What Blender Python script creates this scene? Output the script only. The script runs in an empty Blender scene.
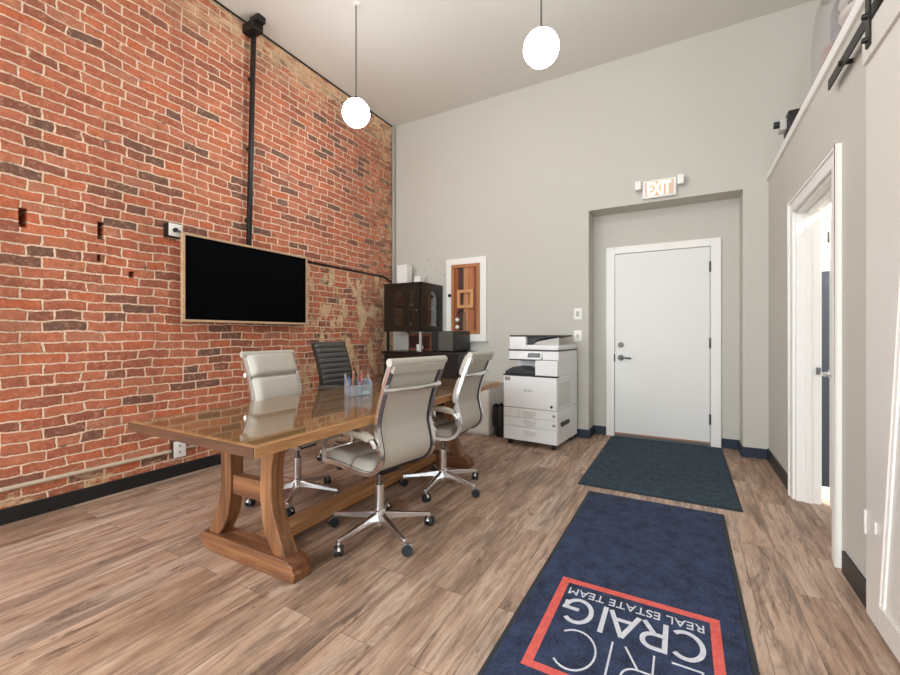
import bpy, bmesh, math, random
from mathutils import Vector, Matrix
random.seed(7)
SC = bpy.context.scene
COL = SC.collection
PI = math.pi

# ------------------------------------------------------------------ materials
def lin(c):
    c = c / 255.0
    return c / 12.92 if c <= 0.04045 else ((c + 0.055) / 1.055) ** 2.4
def C(r, g, b): return (lin(r), lin(g), lin(b), 1.0)

class NT:
    """small helper around a material's node tree"""
    def __init__(self, name):
        self.m = bpy.data.materials.new(name); self.m.use_nodes = True
        self.t = self.m.node_tree; self.b = self.t.nodes['Principled BSDF']
        self.out = self.t.nodes['Material Output']
    def n(self, typ, **kw):
        nd = self.t.nodes.new(typ)
        for k, v in kw.items(): setattr(nd, k, v)
        return nd
    def l(self, a, b): self.t.links.new(a, b)
    def coords(self, scale=(1, 1, 1), rot=(0, 0, 0), loc=(0, 0, 0), src=None):
        if src is None: src = self.n('ShaderNodeTexCoord').outputs['Object']
        mp = self.n('ShaderNodeMapping')
        mp.inputs['Scale'].default_value = scale; mp.inputs['Rotation'].default_value = rot; mp.inputs['Location'].default_value = loc
        self.l(src, mp.inputs['Vector']); return mp.outputs['Vector']
    def noise(self, vec, scale=5, detail=4, rough=.55, dist=0):
        nd = self.n('ShaderNodeTexNoise'); nd.inputs['Scale'].default_value = scale; nd.inputs['Detail'].default_value = detail
        nd.inputs['Roughness'].default_value = rough; nd.inputs['Distortion'].default_value = dist
        self.l(vec, nd.inputs['Vector']); return nd
    def ramp(self, fac, stops, interp='LINEAR'):
        nd = self.n('ShaderNodeValToRGB'); cr = nd.color_ramp; cr.interpolation = interp
        while len(cr.elements) < len(stops): cr.elements.new(.5)
        for e, (p, c) in zip(cr.elements, stops):
            e.position = p; e.color = c if len(c) == 4 else (*c, 1)
        self.l(fac, nd.inputs['Fac']); return nd.outputs['Color']
    def mix(self, fac, a, b, mode='MIX'):
        nd = self.n('ShaderNodeMix', data_type='RGBA', blend_type=mode)
        for s, v in ((nd.inputs[0], fac), (nd.inputs[6], a), (nd.inputs[7], b)):
            if isinstance(v, (int, float, tuple)): s.default_value = v
            else: self.l(v, s)
        return nd.outputs[2]
    def math(self, op, a, b=0.0, clamp=False):
        nd = self.n('ShaderNodeMath', operation=op); nd.use_clamp = clamp
        for i, v in enumerate((a, b)):
            if isinstance(v, (int, float)): nd.inputs[i].default_value = v
            else: self.l(v, nd.inputs[i])
        return nd.outputs[0]
    def bump(self, h, strength=.3, dist=.01):
        nd = self.n('ShaderNodeBump'); nd.inputs['Strength'].default_value = strength; nd.inputs['Distance'].default_value = dist
        self.l(h, nd.inputs['Height']); self.l(nd.outputs['Normal'], self.b.inputs['Normal']); return nd
    def set(self, **kw):
        for k, v in kw.items(): self.b.inputs[k.replace('_', ' ')].default_value = v
        return self

def plain(name, col, rough=.5, metal=0., bump=0., bscale=200, var=0., **kw):
    t = NT(name); t.set(Roughness=rough, Metallic=metal)
    v = t.coords()
    nz = t.noise(v, bscale * .12, 3)
    if var:
        dark = tuple(c * (1 - var) for c in col[:3]) + (1,)
        t.l(t.ramp(nz.outputs['Fac'], [(.3, dark), (.7, col)]), t.b.inputs['Base Color'])
    else: t.b.inputs['Base Color'].default_value = col
    if bump: t.bump(t.noise(v, bscale, 3).outputs['Fac'], bump, .004)
    if kw: t.set(**kw)
    return t.m

def wood(name, cols, axis='y', rough=.35, gscale=1.0, bump=.12, coat=0.):
    t = NT(name); t.set(Roughness=rough)
    if coat: t.set(Coat_Weight=coat, Coat_Roughness=.12)
    st = {'x': (1.3, 22, 22), 'y': (22, 1.3, 22), 'z': (22, 22, 1.3)}[axis]
    v = t.coords(tuple(q * gscale for q in st))
    a = t.noise(v, 1.0, 6, .62, .9)
    b = t.noise(t.coords(tuple(q * gscale * 4 for q in st)), 1.0, 4, .6, .2)
    f = t.math('ADD', t.math('MULTIPLY', a.outputs['Fac'], .75), t.math('MULTIPLY', b.outputs['Fac'], .25))
    n = len(cols)
    t.l(t.ramp(f, [(.33 + .36 * i / (n - 1), c) for i, c in enumerate(cols)]), t.b.inputs['Base Color'])
    t.bump(b.outputs['Fac'], bump, .003)
    return t.m

def brick_material():
    t = NT('brick')
    g = t.n('ShaderNodeTexCoord').outputs['Object']
    sx = t.n('ShaderNodeSeparateXYZ'); t.l(g, sx.inputs[0])
    y, z = sx.outputs['Y'], sx.outputs['Z']
    wob = t.noise(g, 3.2, 2, .5); wob2 = t.noise(g, 20, 3, .6)
    ws = t.n('ShaderNodeSeparateColor'); t.l(wob.outputs['Color'], ws.inputs[0])
    w2 = t.n('ShaderNodeSeparateColor'); t.l(wob2.outputs['Color'], w2.inputs[0])
    def warp(c, i, a, b):
        c = t.math('ADD', c, t.math('MULTIPLY', t.math('SUBTRACT', ws.outputs[i], .5), a))
        return t.math('ADD', c, t.math('MULTIPLY', t.math('SUBTRACT', w2.outputs[i], .5), b))
    yy, zz = warp(y, 0, .08, .022), warp(z, 1, .045, .022)
    cv = t.n('ShaderNodeCombineXYZ'); t.l(yy, cv.inputs[0]); t.l(zz, cv.inputs[1])
    def bk(c1, c2, mort, msize, smooth):
        b = t.n('ShaderNodeTexBrick', offset=.5, offset_frequency=2, squash=.62, squash_frequency=6)
        t.l(cv.outputs[0], b.inputs['Vector'])
        b.inputs['Color1'].default_value = c1; b.inputs['Color2'].default_value = c2; b.inputs['Mortar'].default_value = mort
        b.inputs['Scale'].default_value = 1; b.inputs['Brick Width'].default_value = .222; b.inputs['Row Height'].default_value = .0715
        b.inputs['Mortar Size'].default_value = msize; b.inputs['Mortar Smooth'].default_value = smooth; b.inputs['Bias'].default_value = 0
        return b
    rnd = bk((0, 0, 0, 1), (1, 1, 1, 1), (.5, .5, .5, 1), .0, 0)
    base = t.ramp(rnd.outputs['Color'], [(.0, C(104, 84, 70)), (.09, C(122, 84, 68)), (.17, C(150, 88, 66)), (.32, C(178, 98, 66)),
                                         (.5, C(192, 108, 74)), (.70, C(198, 120, 86)), (.88, C(200, 102, 58)), (1., C(184, 122, 94))])
    bn_ = t.noise(g, 11, 5, .65)
    base = t.mix(t.math('MULTIPLY', t.ramp(bn_.outputs['Fac'], [(.42, (1, 1, 1)), (.58, (0, 0, 0))]), .30), base, C(150, 84, 66))
    # soot and wear inside each brick
    sp = t.noise(g, 34, 5, .7); bl = t.noise(g, 5.5, 4, .6)
    base = t.mix(t.math('MULTIPLY', t.ramp(sp.outputs['Fac'], [(.52, (0, 0, 0)), (.70, (1, 1, 1))]), .55), base, C(222, 164, 136))
    base = t.mix(t.math('MULTIPLY', t.ramp(sp.outputs['Fac'], [(.28, (1, 1, 1)), (.44, (0, 0, 0))]), .6), base, C(84, 58, 48))
    base = t.mix(t.math('MULTIPLY', t.ramp(bl.outputs['Fac'], [(.55, (0, 0, 0)), (.72, (1, 1, 1))]), .35), base, C(108, 76, 62))
    mort = bk((0, 0, 0, 1), (0, 0, 0, 1), (1, 1, 1, 1), .0082, .5)
    mm = mort.outputs['Fac']
    mn = t.noise(g, 60, 3, .6)
    mcol = t.ramp(mn.outputs['Fac'], [(.3, C(222, 180, 150)), (.6, C(244, 214, 188))])
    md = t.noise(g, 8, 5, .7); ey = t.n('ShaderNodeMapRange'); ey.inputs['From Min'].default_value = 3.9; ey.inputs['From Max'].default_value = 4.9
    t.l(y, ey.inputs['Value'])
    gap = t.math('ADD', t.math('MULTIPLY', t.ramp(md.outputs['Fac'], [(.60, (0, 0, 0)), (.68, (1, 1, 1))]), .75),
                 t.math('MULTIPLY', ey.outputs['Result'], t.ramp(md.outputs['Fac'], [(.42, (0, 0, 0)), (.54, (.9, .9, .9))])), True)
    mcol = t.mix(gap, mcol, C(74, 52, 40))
    # old plaster patches: under the conduit towards the corner, and along the top courses
    def mask(v, a, b):
        mr = t.n('ShaderNodeMapRange'); mr.interpolation_type = 'SMOOTHSTEP'
        mr.inputs['From Min'].default_value = a; mr.inputs['From Max'].default_value = b
        t.l(v, mr.inputs['Value']); return mr.outputs['Result']
    pn = t.noise(t.coords((1, 2.2, 1.3)), 2.4, 5, .62)
    m1 = t.math('MULTIPLY', t.math('MULTIPLY', mask(y, 3.0, 3.5), t.math('SUBTRACT', 1.0, mask(z, 2.0, 2.03))), t.ramp(pn.outputs['Fac'], [(.50, (0, 0, 0)), (.55, (1, 1, 1))]))
    pn2 = t.noise(t.coords((1, 1.2, 2.5)), 6, 5, .6)
    m2 = t.math('MULTIPLY', mask(z, 3.75, 4.2), t.ramp(pn2.outputs['Fac'], [(.38, (0, 0, 0)), (.52, (1, 1, 1))]))
    m3 = t.math('MULTIPLY', mask(y, 4.25, 4.95), t.ramp(pn2.outputs['Fac'], [(.44, (0, 0, 0)), (.62, (1, 1, 1))]))
    m4 = t.math('MULTIPLY', t.math('SUBTRACT', 1.0, mask(z, .12, .35)), t.ramp(pn2.outputs['Fac'], [(.5, (0, 0, 0)), (.66, (1, 1, 1))]))
    pm = t.math('ADD', t.math('ADD', m1, t.math('MULTIPLY', m2, .8)), t.math('ADD', t.math('MULTIPLY', m3, .7), m4), True)
    pcol = t.ramp(t.noise(g, 14, 5, .65).outputs['Fac'], [(.35, C(200, 164, 124)), (.65, C(232, 202, 162))])
    col = t.mix(mm, base, mcol)
    col = t.mix(t.math('MULTIPLY', pm, .93), col, pcol)
    # dirt that darkens some upright bands of the old wall
    dn = t.noise(t.coords((1, 1.6, .35)), 1.7, 4, .6)
    col = t.mix(t.math('MULTIPLY', t.ramp(dn.outputs['Fac'], [(.53, (0, 0, 0)), (.72, (1, 1, 1))]), .35), col, C(96, 58, 44))
    hv = t.n('ShaderNodeHueSaturation'); hv.inputs['Hue'].default_value = .5; hv.inputs['Saturation'].default_value = .97; hv.inputs['Value'].default_value = 1.17
    t.l(col, hv.inputs['Color']); t.l(hv.outputs[0], t.b.inputs['Base Color'])
    t.set(Roughness=.9)
    h = t.math('ADD', t.math('MULTIPLY', t.math('SUBTRACT', 1.0, mm), .8), t.math('MULTIPLY', sp.outputs['Fac'], .45))
    h = t.math('MULTIPLY', h, t.math('SUBTRACT', 1.0, t.math('MULTIPLY', pm, .75)))
    t.bump(h, 1.0, .018)
    return t.m

def floor_material():
    t = NT('vinyl_plank')
    g = t.n('ShaderNodeTexCoord').outputs['Object']
    v = t.coords((1, 1, 1), (0, 0, PI / 2), (0.03, .05, 0), g)
    def bk(c1, c2, mort, ms):
        b = t.n('ShaderNodeTexBrick', offset=.37, offset_frequency=2, squash=1, squash_frequency=2); t.l(v, b.inputs['Vector'])
        b.inputs['Color1'].default_value = c1; b.inputs['Color2'].default_value = c2; b.inputs['Mortar'].default_value = mort
        b.inputs['Scale'].default_value = 1; b.inputs['Brick Width'].default_value = 1.22; b.inputs['Row Height'].default_value = .165
        b.inputs['Mortar Size'].default_value = ms; b.inputs['Mortar Smooth'].default_value = .2; b.inputs['Bias'].default_value = 0; return b
    r = bk((0, 0, 0, 1), (1, 1, 1, 1), (.5, .5, .5, 1), 0).outputs['Color']
    sep = t.n('ShaderNodeSeparateXYZ'); t.l(g, sep.inputs[0])
    rr = t.n('ShaderNodeSeparateColor'); t.l(r, rr.inputs[0]); rv = rr.outputs[0]
    def vec(sx, sy, off):
        c = t.n('ShaderNodeCombineXYZ')
        t.l(t.math('MULTIPLY', sep.outputs['X'], sx), c.inputs[0]); t.l(t.math('MULTIPLY', sep.outputs['Y'], sy), c.inputs[1])
        t.l(t.math('MULTIPLY', rv, off), c.inputs[2]); return c.outputs[0]
    big = t.noise(vec(7, 1.1, 37), 1, 5, .62, .8); fine = t.noise(vec(55, 3.0, 61), 1, 5, .68, .5); crk = t.noise(vec(11, 1.6, 90), 1, 6, .72, 2.2)
    base = t.ramp(big.outputs['Fac'], [(.36, C(112, 86, 70)), (.45, C(160, 128, 106)), (.54, C(190, 158, 134)), (.64, C(210, 184, 162))])
    tone = t.ramp(rv, [(0, C(156, 116, 88)), (.3, C(194, 164, 142)), (.6, C(172, 134, 104)), (.8, C(186, 160, 142)), (1, C(204, 182, 164))])
    col = t.mix(.42, base, tone)
    col = t.mix(t.math('MULTIPLY', t.ramp(fine.outputs['Fac'], [(.38, (1, 1, 1)), (.52, (0, 0, 0))]), .55), col, C(104, 80, 66))
    col = t.mix(t.math('MULTIPLY', t.ramp(crk.outputs['Fac'], [(.34, (1, 1, 1)), (.44, (0, 0, 0))]), .78), col, C(78, 60, 50))
    col = t.mix(t.math('MULTIPLY', t.ramp(crk.outputs['Fac'], [(.55, (0, 0, 0)), (.68, (1, 1, 1))]), .5), col, C(220, 200, 182))
    pat = t.noise(vec(4.5, .8, 140), 1, 5, .66, 1.4)
    col = t.mix(t.math('MULTIPLY', t.ramp(pat.outputs['Fac'], [(.36, (1, 1, 1)), (.48, (0, 0, 0))]), .62), col, C(104, 86, 75))
    hs = t.n('ShaderNodeHueSaturation'); hs.inputs['Hue'].default_value = .502; hs.inputs['Saturation'].default_value = .93; hs.inputs['Value'].default_value = 1.06
    t.l(col, hs.inputs['Color']); col = hs.outputs[0]
    seam = bk((0, 0, 0, 1), (0, 0, 0, 1), (1, 1, 1, 1), .0016).outputs['Fac']
    col = t.mix(t.math('MULTIPLY', seam, .7), col, C(84, 62, 50))
    t.l(col, t.b.inputs['Base Color'])
    t.l(t.ramp(fine.outputs['Fac'], [(.3, (.55, .55, .55)), (.7, (.40, .40, .40))]), t.b.inputs['Roughness'])
    t.bump(t.math('SUBTRACT', fine.outputs['Fac'], seam), .10, .004)
    return t.m

def mat_material(name, c1, c2, sc):
    t = NT(name); t.set(Roughness=.95)
    g = t.coords()
    a = t.noise(g, 110, 3, .8); b = t.noise(g, sc, 5, .7)
    f = t.math('ADD', t.math('MULTIPLY', a.outputs['Fac'], .5), t.math('MULTIPLY', b.outputs['Fac'], .5))
    t.l(t.ramp(f, [(.36, c1), (.64, c2)]), t.b.inputs['Base Color'])
    t.bump(a.outputs['Fac'], .7, .004); return t.m

def glass_sheet(name, tint=(1, 1, 1, 1), refl=1.0, ior=1.5, haze=0., hcol=(.8, .8, .8, 1)):
    t = NT(name); t.t.nodes.remove(t.b)
    tr = t.n('ShaderNodeBsdfTransparent'); tr.inputs[0].default_value = tint
    gl = t.n('ShaderNodeBsdfGlossy'); gl.inputs['Roughness'].default_value = .015
    ge = t.n('ShaderNodeNewGeometry'); vm = t.n('ShaderNodeVectorMath', operation='DOT_PRODUCT')
    t.l(ge.outputs['Normal'], vm.inputs[0]); t.l(ge.outputs['Incoming'], vm.inputs[1])
    f0 = ((ior - 1) / (ior + 1)) ** 2
    k = t.math('POWER', t.math('SUBTRACT', 1.0, t.math('ABSOLUTE', vm.outputs['Value'])), 5.0)
    fres = t.math('ADD', t.math('MULTIPLY', k, 1 - f0), f0)
    mx = t.n('ShaderNodeMixShader'); t.l(t.math('MULTIPLY', fres, refl, True), mx.inputs[0])
    base = tr.outputs[0]
    if haze:
        df = t.n('ShaderNodeBsdfDiffuse'); df.inputs[0].default_value = hcol; mh = t.n('ShaderNodeMixShader'); mh.inputs[0].default_value = haze
        t.l(tr.outputs[0], mh.inputs[1]); t.l(df.outputs[0], mh.inputs[2]); base = mh.outputs[0]
    t.l(base, mx.inputs[1]); t.l(gl.outputs[0], mx.inputs[2]); t.l(mx.outputs[0], t.out.inputs[0]); return t.m

def emit(name, col, s):
    t = NT(name); t.set(Base_Color=col, Emission_Color=col, Emission_Strength=s, Roughness=.4); return t.m

M = {}
M['brick'] = brick_material()
M['floor'] = floor_material()
M['wall'] = plain('wall_paint', C(201, 198, 189), .75, bump=.05, bscale=160)
M['ceiling'] = plain('ceiling_paint', C(224, 222, 214), .85, bump=.05, bscale=160)
M['white'] = plain('white_paint', C(242, 241, 236), .42)
M['door_white'] = plain('door_paint', C(232, 232, 228), .45)
M['barn_white'] = plain('barn_door_paint', C(222, 218, 211), .4)
M['navy_base'] = plain('navy_baseboard', C(26, 40, 60), .45)
M['black_base'] = plain('black_baseboard', C(30, 32, 35), .4)
M['navy_wall'] = plain('navy_paint', C(34, 43, 56), .5)
M['black'] = plain('black_plastic', C(26, 27, 30), .45)
M['black_metal'] = plain('black_metal', C(34, 31, 29), .42, .3)
M['screen'] = plain('tv_screen', C(6, 7, 9), .55, Specular_IOR_Level=.03)
M['tvframe'] = wood('pale_wood_frame', [C(188, 150, 116), C(222, 190, 156)], 'y', .4)
M['tvside'] = plain('tv_side', C(120, 82, 66), .5)
M['chrome'] = plain('chrome', C(236, 236, 236), .26, 1.0)
M['steel'] = plain('brushed_steel', C(128, 128, 128), .3, 1.0)
M['dark_steel'] = plain('dark_steel', C(86, 84, 80), .35, .9)
M['vinyl'] = plain('beige_vinyl', C(193, 189, 179), .42, bump=.08, bscale=350)
M['vinyl_dark'] = plain('charcoal_vinyl', C(84, 83, 80), .5, bump=.08, bscale=350)
M['rubber'] = plain('caster_rubber', C(36, 40, 46), .5)
M['table'] = wood('oak_tabletop', [C(116, 80, 48), C(162, 117, 74), C(190, 143, 96), C(206, 162, 114)], 'y', .38, .55)
M['table_edge'] = wood('oak_edge', [C(136, 94, 58), C(186, 138, 92), C(216, 172, 124)], 'y', .4, .7)
M['trestle'] = wood('oak_trestle', [C(88, 55, 34), C(136, 92, 58), C(174, 126, 84)], 'z', .5, .7)
M['foot'] = wood('oak_foot', [C(82, 50, 32), C(126, 82, 52), C(162, 114, 76)], 'x', .5, .7)
M['endboard'] = wood('oak_end', [C(58, 36, 25), C(92, 60, 40), C(116, 78, 54)], 'x', .5, .8)  # darker oak copy that puts the table ends' shade into the colour
M['glass'] = glass_sheet('glass_sheet', (.97, .985, .975, 1), 1.0, 1.62)
M['cabglass'] = glass_sheet('cabinet_glass', (.8, .8, .8, 1), 2.6, 1.5)
M['acrylic'] = glass_sheet('clear_acrylic', (.86, .90, .94, 1), 1.8, 1.5, .26, C(206, 216, 226))
M['bag'] = glass_sheet('clear_bag', (.92, .90, .92, 1), 2.0, 1.45, .27, C(246, 240, 242))
M['copier'] = plain('copier_white', C(236, 238, 237), .45)
M['copier_grey'] = plain('copier_grey', C(190, 188, 182), .5)
M['copier_dark'] = plain('copier_dark', C(48, 48, 50), .45)
M['handle_white'] = plain('copier_handle', C(216, 216, 212), .4)
M['seam'] = plain('copier_seam', C(150, 148, 142), .6)
M['espresso'] = wood('espresso_wood', [C(22, 16, 13), C(38, 27, 21)], 'z', .35, .6, .05)
M['mat_navy'] = mat_material('navy_mat_pile', C(14, 20, 38), C(60, 76, 112), 12)
M['mat_teal'] = mat_material('teal_mat_pile', C(14, 26, 38), C(60, 84, 100), 24)
M['mat_rim'] = plain('mat_rubber_rim', C(44, 50, 58), .7)
M['mat_red'] = mat_material('red_mat_pile', C(206, 82, 74), C(232, 112, 102), 30)
M['mat_white'] = mat_material('white_mat_pile', C(196, 200, 212), C(228, 230, 236), 30)
M['plaster_pipe'] = plain('painted_conduit', C(205, 190, 170), .5)
M['grey_pipe'] = plain('grey_pipe', C(166, 160, 150), .5)
M['globe'] = emit('lamp_globe', C(246, 250, 255), 16.0)
M['exit_glow'] = emit('exit_letters', C(255, 226, 200), .42)
M['exit_panel'] = plain('exit_panel', C(226, 196, 172), .4)
M['orange'] = plain('orange_outline', C(224, 140, 96), .4)

# ------------------------------------------------------------------ mesh helpers
class MB:
    def __init__(self): self.bm = bmesh.new()
    def box(self, lo, hi, rot=None, bevel=0.):
        c = [(a + b) / 2 for a, b in zip(lo, hi)]; s = [abs(b - a) for a, b in zip(lo, hi)]
        r = bmesh.ops.create_cube(self.bm, size=1.0, matrix=Matrix.Translation(c) @ (rot or Matrix()) @ Matrix.Diagonal((*s, 1)))
        if bevel:
            es = list({e for v in r['verts'] for e in v.link_edges})
            bmesh.ops.bevel(self.bm, geom=es, offset=bevel, segments=2, affect='EDGES', profile=.6)
        return self
    def cyl(self, p0, p1, r0, r1=None, n=20):
        p0, p1 = Vector(p0), Vector(p1); d = p1 - p0
        mt = Matrix.Translation((p0 + p1) / 2) @ d.to_track_quat('Z', 'Y').to_matrix().to_4x4()
        bmesh.ops.create_cone(self.bm, cap_ends=True, segments=n, radius1=r0, radius2=r0 if r1 is None else r1, depth=d.length, matrix=mt); return self
    def sphere(self, c, r, n=24, sc=(1, 1, 1)):
        bmesh.ops.create_uvsphere(self.bm, u_segments=n, v_segments=n // 2, radius=r, matrix=Matrix.Translation(c) @ Matrix.Diagonal((*sc, 1))); return self
    def tube(self, pts, r, n=10):
        pts = [Vector(p) for p in pts]; rings = []
        prev = None
        for i, p in enumerate(pts):
            t = (pts[min(i + 1, len(pts) - 1)] - pts[max(i - 1, 0)]).normalized()
            if prev is None:
                a = t.orthogonal().normalized()
            else: a = (prev - t * prev.dot(t)).normalized()
            prev = a; b = t.cross(a)
            rings.append([self.bm.verts.new(p + (a * math.cos(k * 2 * PI / n) + b * math.sin(k * 2 * PI / n)) * r) for k in range(n)])
        for A, B in zip(rings, rings[1:]):
            for k in range(n): self.bm.faces.new((A[k], A[(k + 1) % n], B[(k + 1) % n], B[k]))
        self.bm.faces.new(rings[0][::-1]); self.bm.faces.new(rings[-1]); return self
    def prism(self, outline, f0, f1):
        """outline: 2D points; f0/f1 map a 2D point to the two ends"""
        A = [self.bm.verts.new(f0(*p)) for p in outline]; B = [self.bm.verts.new(f1(*p)) for p in outline]
        n = len(A)
        self.bm.faces.new(A[::-1]); self.bm.faces.new(B)
        for k in range(n): self.bm.faces.new((A[k], A[(k + 1) % n], B[(k + 1) % n], B[k]))
        return self
    def ribbon(self, pts, y0, y1, o0, o1):
        """band along (x,z) points, width y0..y1, between normal offsets o0 and o1"""
        P = [Vector((p[0], 0, p[1])) for p in pts]; rings = []
        for i, p in enumerate(P):
            t = (P[min(i + 1, len(P) - 1)] - P[max(i - 1, 0)]).normalized(); nn = Vector((t.z, 0, -t.x))
            rings.append([self.bm.verts.new(p + nn * o + Vector((0, y, 0))) for y, o in ((y0, o0), (y1, o0), (y1, o1), (y0, o1))])
        for A, B in zip(rings, rings[1:]):
            for k in range(4): self.bm.faces.new((A[k], A[(k + 1) % 4], B[(k + 1) % 4], B[k]))
        self.bm.faces.new(rings[0][::-1]); self.bm.faces.new(rings[-1]); return self
    def pad(self, pts, hw, off, th, m=16, p=7, q=10):
        P = [Vector((a, 0, b)) for a, b in pts]; n = len(P) - 1; F = []; Bk = []
        for i, c in enumerate(P):
            t = (P[min(i + 1, n)] - P[max(i - 1, 0)]).normalized(); nn = Vector((t.z, 0, -t.x)); s = 2 * i / n - 1
            fr, bk = [], []
            for j in range(m + 1):
                w = 2 * j / m - 1; w = math.copysign(abs(w) ** .7, w)
                bu = th * max(0, (1 - abs(s) ** p) * (1 - abs(w) ** q)) ** .5
                v = self.bm.verts.new(c + nn * (off + bu) + Vector((0, w * hw, 0))); fr.append(v)
                bk.append(v if i in (0, n) or j in (0, m) else self.bm.verts.new(c + nn * off + Vector((0, w * hw, 0))))
            F.append(fr); Bk.append(bk)
        for i in range(n):
            for j in range(m):
                self.bm.faces.new((F[i][j], F[i][j + 1], F[i + 1][j + 1], F[i + 1][j]))
                q4 = (Bk[i][j], Bk[i + 1][j], Bk[i + 1][j + 1], Bk[i][j + 1])
                if len(set(q4)) == 4 and set(q4) != {F[i][j], F[i][j + 1], F[i + 1][j + 1], F[i + 1][j]}: self.bm.faces.new(q4)
        return self
    def lathe(self, prof, o=(0, 0, 0), n=28):
        o = Vector(o); rings = []
        for r, z in prof:
            rings.append([self.bm.verts.new(o + Vector((r * math.cos(2 * PI * k / n), r * math.sin(2 * PI * k / n), z))) for k in range(n)])
        for A, B in zip(rings, rings[1:]):
            for k in range(n): self.bm.faces.new((A[k], A[(k + 1) % n], B[(k + 1) % n], B[k]))
        self.bm.faces.new(rings[0][::-1]); self.bm.faces.new(rings[-1]); return self
    def build(self, name, mat, parent=None, bevel=0., angle=35, smooth=True, fix=True):
        if fix:
            bmesh.ops.remove_doubles(self.bm, verts=self.bm.verts, dist=1e-6)
            bmesh.ops.recalc_face_normals(self.bm, faces=self.bm.faces)
        me = bpy.data.meshes.new(name); self.bm.to_mesh(me); self.bm.free()
        if smooth:
            me.shade_smooth(); me.set_sharp_from_angle(angle=math.radians(angle))
        me.materials.append(M[mat] if isinstance(mat, str) else mat)
        o = bpy.data.objects.new(name, me); COL.objects.link(o)
        if parent is not None: o.parent = parent
        if bevel:
            b = o.modifiers.new('bevel', 'BEVEL'); b.width = bevel; b.segments = 2; b.limit_method = 'ANGLE'; b.angle_limit = math.radians(40)
        return o

def tag(o, label=None, cat=None, group=None, kind=None):
    for k, v in (('label', label), ('category', cat), ('group', group), ('kind', kind)):
        if v: o[k] = v
    return o
def thing(name, label, cat, loc=(0, 0, 0), rz=0., group=None, kind=None):
    o = bpy.data.objects.new(name, None); COL.objects.link(o); o.location = loc; o.rotation_euler = (0, 0, rz); o.empty_display_size = .1
    return tag(o, label, cat, group, kind)
def struct(o, label=None): return tag(o, label, None, None, 'structure')
def dup(root, loc=None, rz=None, label=None, group=None):
    r = root.copy(); COL.objects.link(r)
    if loc is not None: r.location = loc
    if rz is not None: r.rotation_euler = (0, 0, rz)
    if label: r['label'] = label
    if group: r['group'] = group
    for ch in list(root.children):
        c = ch.copy(); COL.objects.link(c); c.parent = r
        for gch in list(ch.children):
            d = gch.copy(); COL.objects.link(d); d.parent = c
    return r
def spline(pts, n=8):
    P = [Vector((*p, 0)) if len(p) == 2 else Vector(p) for p in pts]; out = []
    for i in range(len(P) - 1):
        a, b, c, d = P[max(i - 1, 0)], P[i], P[i + 1], P[min(i + 2, len(P) - 1)]
        for k in range(n):
            t = k / n
            out.append(.5 * ((2 * b) + (c - a) * t + (2 * a - 5 * b + 4 * c - d) * t * t + (3 * b - a - 3 * c + d) * t ** 3))
    out.append(P[-1]); k = len(pts[0])
    return [tuple(q)[:k] for q in out]
def text_mesh(name, body, size, mat, parent, matrix, extrude=.001, align='CENTER', offset=0.):
    cu = bpy.data.curves.new(name, 'FONT'); cu.body = body; cu.size = size; cu.extrude = extrude; cu.offset = offset; cu.align_x = align; cu.align_y = 'CENTER'
    tmp = bpy.data.objects.new(name + '_tmp', cu); COL.objects.link(tmp)
    bpy.context.view_layer.update()
    me = bpy.data.meshes.new_from_object(tmp.evaluated_get(bpy.context.evaluated_depsgraph_get()))
    bpy.data.objects.remove(tmp); bpy.data.curves.remove(cu)
    me.transform(matrix); me.materials.clear(); me.materials.append(M[mat])
    o = bpy.data.objects.new(name, me); COL.objects.link(o)
    if parent is not None: o.parent = parent
    return o

def wall_grid(f, us, vs, holes, th, recess=()):
    """wall slab: f(u, v, w) -> xyz, w from 0 (face) to th (back); holes and recesses are (u0,u1,v0,v1)"""
    mb = MB(); bm = mb.bm
    us = sorted(set(us) | {h[i] for h in list(holes) + list(recess) for i in (0, 1)}); vs = sorted(set(vs) | {h[i] for h in list(holes) + list(recess) for i in (2, 3)})
    cache = {}
    def V(u, v, w):
        k = (round(u, 5), round(v, 5), round(w, 5))
        if k not in cache: cache[k] = bm.verts.new(f(u, v, w))
        return cache[k]
    def inside(u, v, L): return any(h[0] < u < h[1] and h[2] < v < h[3] for h in L)
    def depth(i, j):
        if i < 0 or j < 0 or i >= len(us) - 1 or j >= len(vs) - 1: return None
        u, v = (us[i] + us[i + 1]) / 2, (vs[j] + vs[j + 1]) / 2
        if inside(u, v, holes): return None
        return th * .75 if inside(u, v, recess) else 0.
    for i in range(len(us) - 1):
        for j in range(len(vs) - 1):
            w = depth(i, j)
            if w is None: continue
            a, b, c, d = us[i], us[i + 1], vs[j], vs[j + 1]
            bm.faces.new((V(a, c, w), V(b, c, w), V(b, d, w), V(a, d, w)))
            bm.faces.new((V(a, c, th), V(a, d, th), V(b, d, th), V(b, c, th)))
            for (ni, nj, p, q) in ((i - 1, j, (a, c), (a, d)), (i + 1, j, (b, c), (b, d)), (i, j - 1, (a, c), (b, c)), (i, j + 1, (a, d), (b, d))):
                nw = depth(ni, nj); nw = th if nw is None else nw
                if nw > w: bm.faces.new((V(*p, w), V(*q, w), V(*q, nw), V(*p, nw)))
    return mb

# ------------------------------------------------------------------ dimensions (metres, camera at x=y=0)
XL, YB, YA, XR, ZC, CAPZ = -3.75, 4.972, 5.263, .707, 4.262, 2.67
YF, XO = -4.6, 3.3
SW = (-3.6, -1.3, 1.0, 3.4)
AX0, AX1, AZ = -.957, .505, 2.622

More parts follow.
